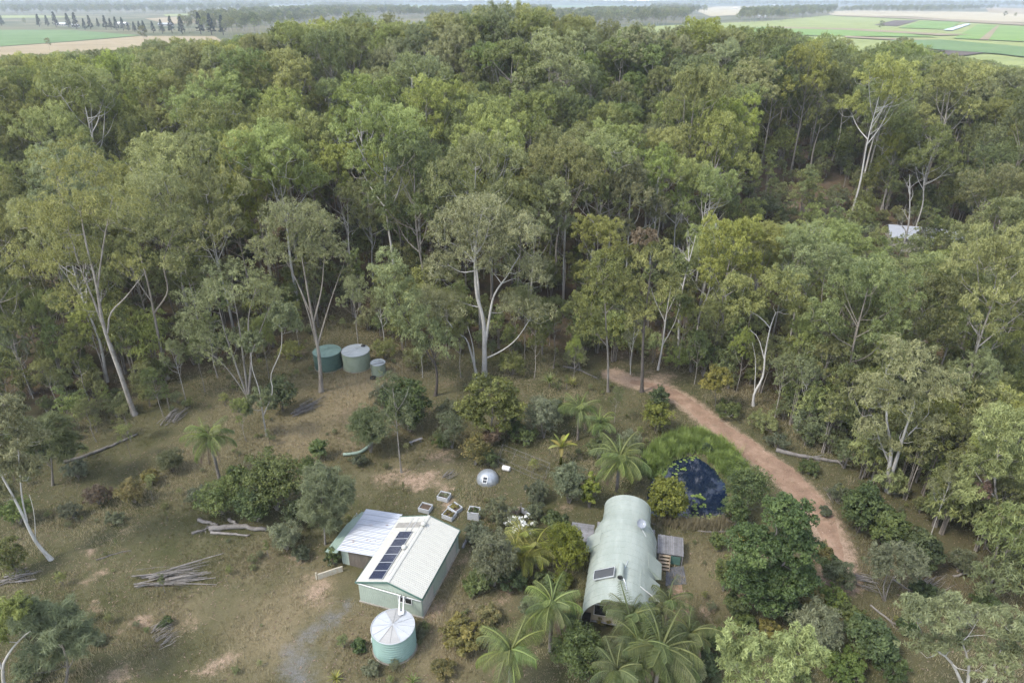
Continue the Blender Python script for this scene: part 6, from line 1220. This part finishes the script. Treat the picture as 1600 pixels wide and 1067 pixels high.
def spiky(px, py, L0, n, mat, label, h=0.0):
    o = thing('spiky_plant', label, 'spiky plant', G(px, py)); me = paddle(L0, .10*L0**.5, 75, 35, M[mat]); me2 = paddle(L0, .10*L0**.5, 45, -5, M[mat])
    if h: b = MB(); b.tube([(0, 0, 0), (0, 0, h)], .07, 7); put('stem', b.mesh('stem', M['bark_grey']), o)
    for k in range(n): put('leaf', me if k < n//2 else me2, o, (0, 0, h+.05), (0, 0, k*2.4))
spiky(525, 1062, .8, 20, 'palm_yellow', 'bright yellow-green spiky plant below the gravel'); spiky(645, 1066, .8, 14, 'palm_green', 'green spiky plant below the aqua tank'); spiky(858, 606, 1.5, 26, 'palm_green', 'tall spiky plant behind the grey shrubs', .8); spiky(893, 604, 1.2, 20, 'palm_yellow', 'yellowish spiky plant next to the tall one', .3); spiky(872, 610, 1.1, 18, 'palm_dark', 'dark spiky plant between two taller ones', .2)

# ------------------------------------------------------------------ grass, litter and reeds
def blades(name, P, hgts, spread, per, mat, tint, wid=.016, seed=0, label=None, cat=None):
    r = np.random.RandomState(seed); n = len(P); z = hgt(P[:, 0], P[:, 1])
    b0 = np.repeat(np.column_stack([P, z]), per, 0)+np.column_stack([r.normal(size=(n*per, 2))*np.repeat(spread, per)[:, None]*.5, np.zeros(n*per)])
    a = r.uniform(0, 6.28, n*per); H_ = np.repeat(hgts, per)*r.uniform(.5, 1.2, n*per); lean = r.uniform(.1, .7, n*per)*H_
    tip = b0+np.column_stack([np.cos(a)*lean, np.sin(a)*lean, H_]); w_ = np.column_stack([-np.sin(a), np.cos(a), 0*a])*wid*r.uniform(.6, 1.4, n*per)[:, None]
    V = np.stack([b0-w_, b0+w_, tip], 1).reshape(-1, 3); F = np.arange(len(V)).reshape(-1, 3); tn = np.repeat(np.clip(np.repeat(tint, per)+.12*r.normal(size=n*per), 0, 1), 3)
    return tag(put(name, fast_mesh(name, V, F, [mat], tint=tn)), label, cat, kind='stuff')
r = np.random.RandomState(88)
P = np.column_stack([r.uniform(-70, 62, 270000), r.uniform(29, 112, 270000)]); P = P[(np.abs(P[:, 0]) < .67*P[:, 1]+20)]
P = P[(poly_dist(P, CLEAR) < 10)]
def dirt_at(P):
    gi = np.clip(np.searchsorted(ys, P[:, 1])-1, 0, nr-2); k_ = P[:, 0]/(0.95*P[:, 1]+34); uu_ = np.sign(k_)*np.abs(k_)**(1/1.15); ci = np.clip(((uu_+1)/2*(nc-1)).round().astype(int), 0, nc-1); j = gi*nc+ci
    return dirt[j], gravel[j], straw[j], forest[j]
d_, g_, s_, f_ = dirt_at(P); nz_ = np.array([mnoise.fractal(Vector((p[0]*.16, p[1]*.16, 1.7)), 1.0, 2.0, 4) for p in P])
trk = smooth_path([G(*p) for p in [(985, 596), (1030, 606), (1072, 628), (1112, 660), (1165, 700), (1220, 738), (1262, 778), (1290, 820), (1305, 865)]], 60)[:, :2]; td = np.min(np.linalg.norm(P[:, None]-trk[None], axis=2), axis=1)
ht = np.array(frame_of((0, 0, 0), 0)((0, 0, 0)))
def inside(P, o_, rot, x0, x1, y0, y1):
    c, s = math.cos(rot), math.sin(rot); dx, dy = P[:, 0]-o_[0], P[:, 1]-o_[1]; u, v = dx*c+dy*s, -dx*s+dy*c; return (u > x0) & (u < x1) & (v > y0) & (v < y1)
keep = (r.uniform(size=len(P)) < np.clip(.62+.55*nz_-1.0*d_-1.1*g_-.35*f_, .04, 1)) & (td > .95+.6*r.normal(size=len(P))) & (poly_dist(P, POND) > 0) & ~inside(P, shed_o, SROT, -4.2, 6.0, -.1, 8.9) & ~inside(P, HO, HROT, -3, 3, .8, 13) & (np.hypot(P[:, 0]-tank_c[0], P[:, 1]-tank_c[1]) > 1.8)
P, nz_, s_, f_ = P[keep], nz_[keep], s_[keep], f_[keep]; gn = np.array([mnoise.fractal(Vector((p[0]*.09+7, p[1]*.09, 5.7)), 1.0, 2.0, 4) for p in P])
print('tufts', len(P))
blades('grass', P, np.clip(.22+.26*nz_+.2*s_+.06*r.normal(size=len(P)), .06, .75), np.clip(.22+.1*nz_, .08,   .4), 5, M['dry_grass'], np.clip(.50+1.0*gn+.35*s_-.1*f_+.1*r.normal(size=len(P)), 0, 1), label='dry olive and straw-coloured grass growing over the clearing', cat='grass')
wi = r.choice(len(P), 900, replace=False); wi = wi[nz_[wi] > -.05][:420]
scatter('weeds', np.column_stack([P[wi], hgt(P[wi, 0], P[wi, 1])-.02]), r.uniform(0, 6.28, len(wi)), r.uniform(.10, .34, len(wi)), r.choice(5, len(wi), p=[.3, .2, .3, .15, .05]), UNDER, 'low weeds dotted through the dry grass', 'weeds')
Lp = np.column_stack([r.uniform(-60, 60, 60000), r.uniform(30, 112, 60000)]); Lp = Lp[(np.abs(Lp[:, 0]) < .67*Lp[:, 1]+20) & (poly_dist(Lp, CLEAR) < 12) & (poly_dist(Lp, POND) > .3) & ~inside(Lp, shed_o, SROT, -5, 6.3, -.3, 9) & ~inside(Lp, HO, HROT, -3.2, 3.2, .0, 13.4)]; Lp = Lp[np.array([mnoise.noise(Vector((p[0]*.12, p[1]*.12, 8.)))*.6+.35 for p in Lp]) > r.uniform(size=len(Lp))]
az_ = r.uniform(0, 6.28, len(Lp)); ll_ = r.uniform(.05, .16, len(Lp)); st_i = r.uniform(size=len(Lp)) < .10; ll_ = np.where(st_i, r.uniform(.3, .9, len(Lp)), ll_); lw_ = np.where(st_i, .012, ll_*.35)
dx_ = np.column_stack([np.cos(az_), np.sin(az_), r.uniform(-.1, .1, len(Lp))])*ll_[:, None]; wx_ = np.column_stack([-np.sin(az_), np.cos(az_), r.uniform(-.3, .3, len(Lp))])*lw_[:, None]; c3 = np.column_stack([Lp, hgt(Lp[:, 0], Lp[:, 1])+.045])
LV = np.stack([c3-dx_, c3+wx_, c3+dx_, c3-wx_], 1).reshape(-1, 3); tag(put('leaf_litter', fast_mesh('leaf_litter', LV, np.arange(len(LV)).reshape(-1, 4), [M['dead_leaf']], tint=np.repeat(np.clip(r.normal(.4, .3, len(Lp)), 0, 1), 4))), 'fallen leaves and twigs strewn over the ground', 'leaf litter', kind='stuff')
rp = np.array([G(*p)[:2] for p in [(1022, 735), (1005, 722), (1020, 700), (1050, 682), (1085, 672), (1125, 690), (1160, 722), (1172, 742), (1150, 752), (1130, 735), (1105, 708), (1080, 702), (1048, 714)]])
lo, hi = rp.min(0), rp.max(0); Q = r.uniform(lo, hi, (30000, 2)); Q = Q[poly_dist(Q, rp) < r.normal(size=len(Q))*.35][:9000]; qn = np.array([mnoise.fractal(Vector((p[0]*.9, p[1]*.9, 2.)), 1.0, 2.0, 3) for p in Q])
blades('reeds', Q, np.clip(.66+.75*qn+.12*r.normal(size=len(Q)), .15, 1.4), np.full(len(Q), .16), 6, M['reed'], np.clip(.5+.7*qn+.12*r.normal(size=len(Q)), 0, 1), wid=.03, seed=4, label='bright green reed bed along the far bank of the pond', cat='reeds')
dq = np.concatenate([np.array([G(px+r.normal()*16, py+r.normal()*5)[:2] for _ in range(260)]) for px, py in ((1085, 818), (1112, 822), (1060, 816), (1135, 815))])
blades('dry_reeds', dq, np.full(len(dq), .7), np.full(len(dq), .2), 5, M['dry_grass'], np.full(len(dq), .7), wid=.03, seed=5, label='straw-coloured dry reeds on the near bank of the pond', cat='reeds')

# ------------------------------------------------------------------ far things on the plain and the roof among the trees
def pine_mesh(seed):
    r = np.random.RandomState(seed); H = 15; V = []; n = 26; cl = []
    for k in range(n):
        z = 2.2+(H-2.6)*k/n; rr_ = 2.7*(1-(k/n)**1.25)+.3
        for q in range(4): a = r.uniform(0, 6.28); cl.append((math.cos(a)*rr_*.6, math.sin(a)*rr_*.6, z, .75*(1-.5*k/n)))
    cl = np.array(cl); lv, lf, lt = leaves(r, cl, 'gum_far', 9, 4); v, f = tube_geo(np.array([(0, 0, -.3), (0, 0, H*.5), (0, 0, H)]), np.array([.28, .18, .04]), 6)
    return fast_mesh('trunk', v, f, [M['bark_dark']]), fast_mesh('crown', lv, lf, [leaf_mat('pine_needles', (.020, .034, .022), (.034, .052, .032), (.055, .078, .046))], tint=lt)
PN = [pine_mesh(1), pine_mesh(2)]
for i, (px, py, s) in enumerate([(3, 41, 1.1), (62, 42, 1), (75, 42, .9), (88, 43, 1.2), (108, 43.5, 1.1), (120, 46, 1.2), (133, 47, .8), (142, 46, 1), (154, 43, .7), (166, 46.5, 1), (174, 46, .8), (183, 48, .95), (193, 48, .9), (201, 49, .6), (211, 51, .7), (219, 49, .7), (226, 52, .8), (240, 52, .75), (254, 53, .9), (269, 52, 1.1), (285, 54, 1.1), (314, 54, 1.35), (331, 55, 1.3), (349, 55, 1.2)]):
    o = thing('pine_tree', 'dark pine in the row beyond the cane field', 'pine tree', G(px, py, PLAIN), i*1.7, 'pines in the row beyond the cane field'); put('trunk', PN[i % 2][0], o); put('crown', PN[i % 2][1], o); o.scale = (s*1.75, s*1.75, s*1.25)
for (px, py, s, lab) in [(78, 80, .55, 'small lone tree on the mown field'), (228, 73, .95, 'broad lone grey tree on the edge of the mown field'), (40, 42, .7, 'small tree beside the pine row'), (1375, 52, .8, 'pale bare tree at the edge of the cane'), (925, 12, 1.3, 'round dark tree by the far farmhouse'), (1568, 31, .9, 'broad tree in the stubble'), (1585, 30, .7, 'smaller tree in the stubble beside the broad one'), (290, 26, .8, 'grey tree by the pale paddock')]:
    o = thing('field_tree', lab, 'tree', G(px, py, PLAIN), px); put('trunk', FAR[2][0], o); put('crown', FAR[2][1], o); o.scale = (s, s, s)
def farmhouse(px, py, L0, W0, H0, rz, roofm, label, roof_h=1.6):
    o = thing('farmhouse', label, 'house', G(px, py, PLAIN), rz); b = MB(); b.box(-L0/2, L0/2, -W0/2, W0/2, 0, H0); put('wall', b.mesh('wall', M['wall_cream']), o)
    for s in (-1, 1):
        b = MB(); b.slab([(-L0/2-.4, s*(W0/2+.5), H0-.1), (L0/2+.4, s*(W0/2+.5), H0-.1), (L0/2+.4, 0, H0+roof_h), (-L0/2-.4, 0, H0+roof_h)][::s], .12); put('roof', b.mesh('roof', M[roofm]), o)
    for x in np.linspace(-L0/2+1.5, L0/2-1.5, 4):
        b = MB(); b.box(x-.6, x+.6, -W0/2-.04, -W0/2, .9, 2.1); put('window', b.mesh('window', M['glass_dark']), o)
M['far_white'] = plain('white_roof', (0.62, 0.62, 0.62), .5, var=.05)
for a in [(98, 41, 14, 9, 3, .1, 'far_white', 'white-roofed farmhouse behind the pine row'), (192, 40, 18, 10, 3.2, -.3, 'far_white', 'white farmhouse with twin gables among the pines'), (260, 41, 22, 10, 3, .1, 'galv', 'long grey-roofed shed right of the pines'), (340, 24.5, 30, 12, 4, .1, 'galv', 'long low shed beyond the pale paddock'), (555, 9.2, 40, 26, 7, .2, 'far_white', 'big white shed by the far green field'), (797, 8.6, 46, 30, 9, 0, 'far_white', 'big white shed on the skyline ridge'),
          (917, 11.5, 18, 11, 3.5, .1, 'beige_wall', 'farmhouse with a tan roof on the rise'), (1148, 14, 22, 12, 4, -.2, 'far_white', 'white-roofed farmhouse in the pale paddock'), (1190, 28, 16, 10, 3, .2, 'far_white', 'white farmhouse half hidden by the open wood'), (1210, 9.5, 34, 16, 6, .1, 'far_white', 'large white house among the far trees'), (1477, 12.5, 26, 14, 4.5, 0, 'far_white', 'white house beyond the stubble field'), (118, 43, 10, 8, 3, .4, 'far_white', 'small white outbuilding between the pines')]: farmhouse(*a)
nb = thing('neighbour_house', 'pale blue-grey metal roof glimpsed among the trees beyond the scrub', 'house', (0, 0, 0)); c0 = G(1448, 362, 4.2); c0 = G(1448, 362, 4.2+float(hgt(c0[0], c0[1]))); c0 = G(1448, 362, 4.2+float(hgt(c0[0], c0[1]))); nb.location = (c0[0], c0[1], float(hgt(c0[0], c0[1]-3))); nb.rotation_euler = (0, 0, -.32)
b = MB(); b.box(-6.5, 6.5, -3.4, 3.4, 0, 3.2); put('wall', b.mesh('wall', M['wall_cream']), nb)
for s in (-1, 1):
    b = MB(); b.slab([(-7, s*3.9, 3.1), (7, s*3.9, 3.1), (7, 0, 4.6), (-7, 0, 4.6)][::s], .05)
    for x in np.arange(-6.8, 7, .4): b.slab([(x, s*3.9, 3.14), (x+.06, s*3.9, 3.14), (x+.06, 0, 4.64), (x, 0, 4.64)][::s], .03)
    put('roof', b.mesh('roof', M['galv']), nb)

# dead standing gums
def snag_mesh(seed, H):
    r = np.random.RandomState(seed); V = []; F = []; off = 0; P = smooth_path([(0, 0, -.1), (r.normal()*.4, r.normal()*.4, H*.5), (r.normal()*.9, r.normal()*.9, H)], 16); tubes = [(P, np.linspace(.22, .04, 16), 7)]
    for k in range(9):
        i = r.randint(6, 15); a = r.uniform(0, 6.28); L1 = r.uniform(1.2, 3.6); e = P[i]+np.array([math.cos(a)*L1*.6, math.sin(a)*L1*.6, L1*.7]); tubes.append((smooth_path([P[i], (P[i]+e)/2+r.normal(size=3)*.25, e], 6), np.linspace(.07, .012, 6), 5))
        for q in range(2): f = e+r.normal(size=3)*.8+[0, 0, .6]; tubes.append((smooth_path([(P[i]+e)/2, (P[i]+e*2+f)/4+r.normal(size=3)*.1, f], 5), np.linspace(.03, .01, 5), 4))
    for p_, r_, sd_ in tubes: v, f = tube_geo(p_, r_, sd_); V.append(v); F.append(f+off); off += len(v)
    return fast_mesh('trunk', np.concatenate(V), np.concatenate(F), [M['bark_white']], smooth=True)
SN = [snag_mesh(1, 19), snag_mesh(2, 22), snag_mesh(3, 17)]
for i, (px, py) in enumerate([(330, 500), (285, 470), (150, 520), (560, 470), (880, 470), (1090, 500), (1230, 520), (1345, 300), (1400, 420), (1545, 520), (60, 480), (700, 420), (1060, 560), (640, 400), (420, 420)]):
    q = GT(px, py); o = thing('dead_tree', 'bare white dead gum standing among the leafy forest trees', 'dead tree', q, i*1.3, 'dead gums in the forest'); put('trunk', SN[i % 3], o); s_ = .85+.3*((i*37) % 10)/10; o.scale = (s_, s_, s_)

for dx, dy, h, k in ((-5.5, -7, 6.5, 3), (-1.0, -8.5, 6.0, 6), (4.2, -7.5, 6.8, 2), (7.5, -5, 8, 7)):
    q = (c0[0]+dx, c0[1]+dy); place_gum(k, (q[0], q[1], float(hgt(*q))), dx, h/GUM_KINDS[k][2], sw=.8, label='small gum standing in front of the blue-grey roof', group='small gums by the blue-grey roof', name='sapling', cat='sapling')
# ------------------------------------------------------------------ haze
b = MB(); b.box(-10500, 10500, -400, 10600, -12, 190)
hz, t, Nn, Ll = new_mat('haze'); pv = Nn('ShaderNodeVolumePrincipled'); o_ = Nn('ShaderNodeOutputMaterial')
pv.inputs['Color'].default_value = (0.82, 0.90, 1.0, 1); pv.inputs['Density'].default_value = 0.00013; pv.inputs['Anisotropy'].default_value = 0.2
Ll(pv.outputs[0], o_.inputs['Volume'])
ho = put('haze', b.mesh('haze', hz)); tag(ho, 'thin bluish haze hanging over the whole landscape', 'haze', kind='stuff')
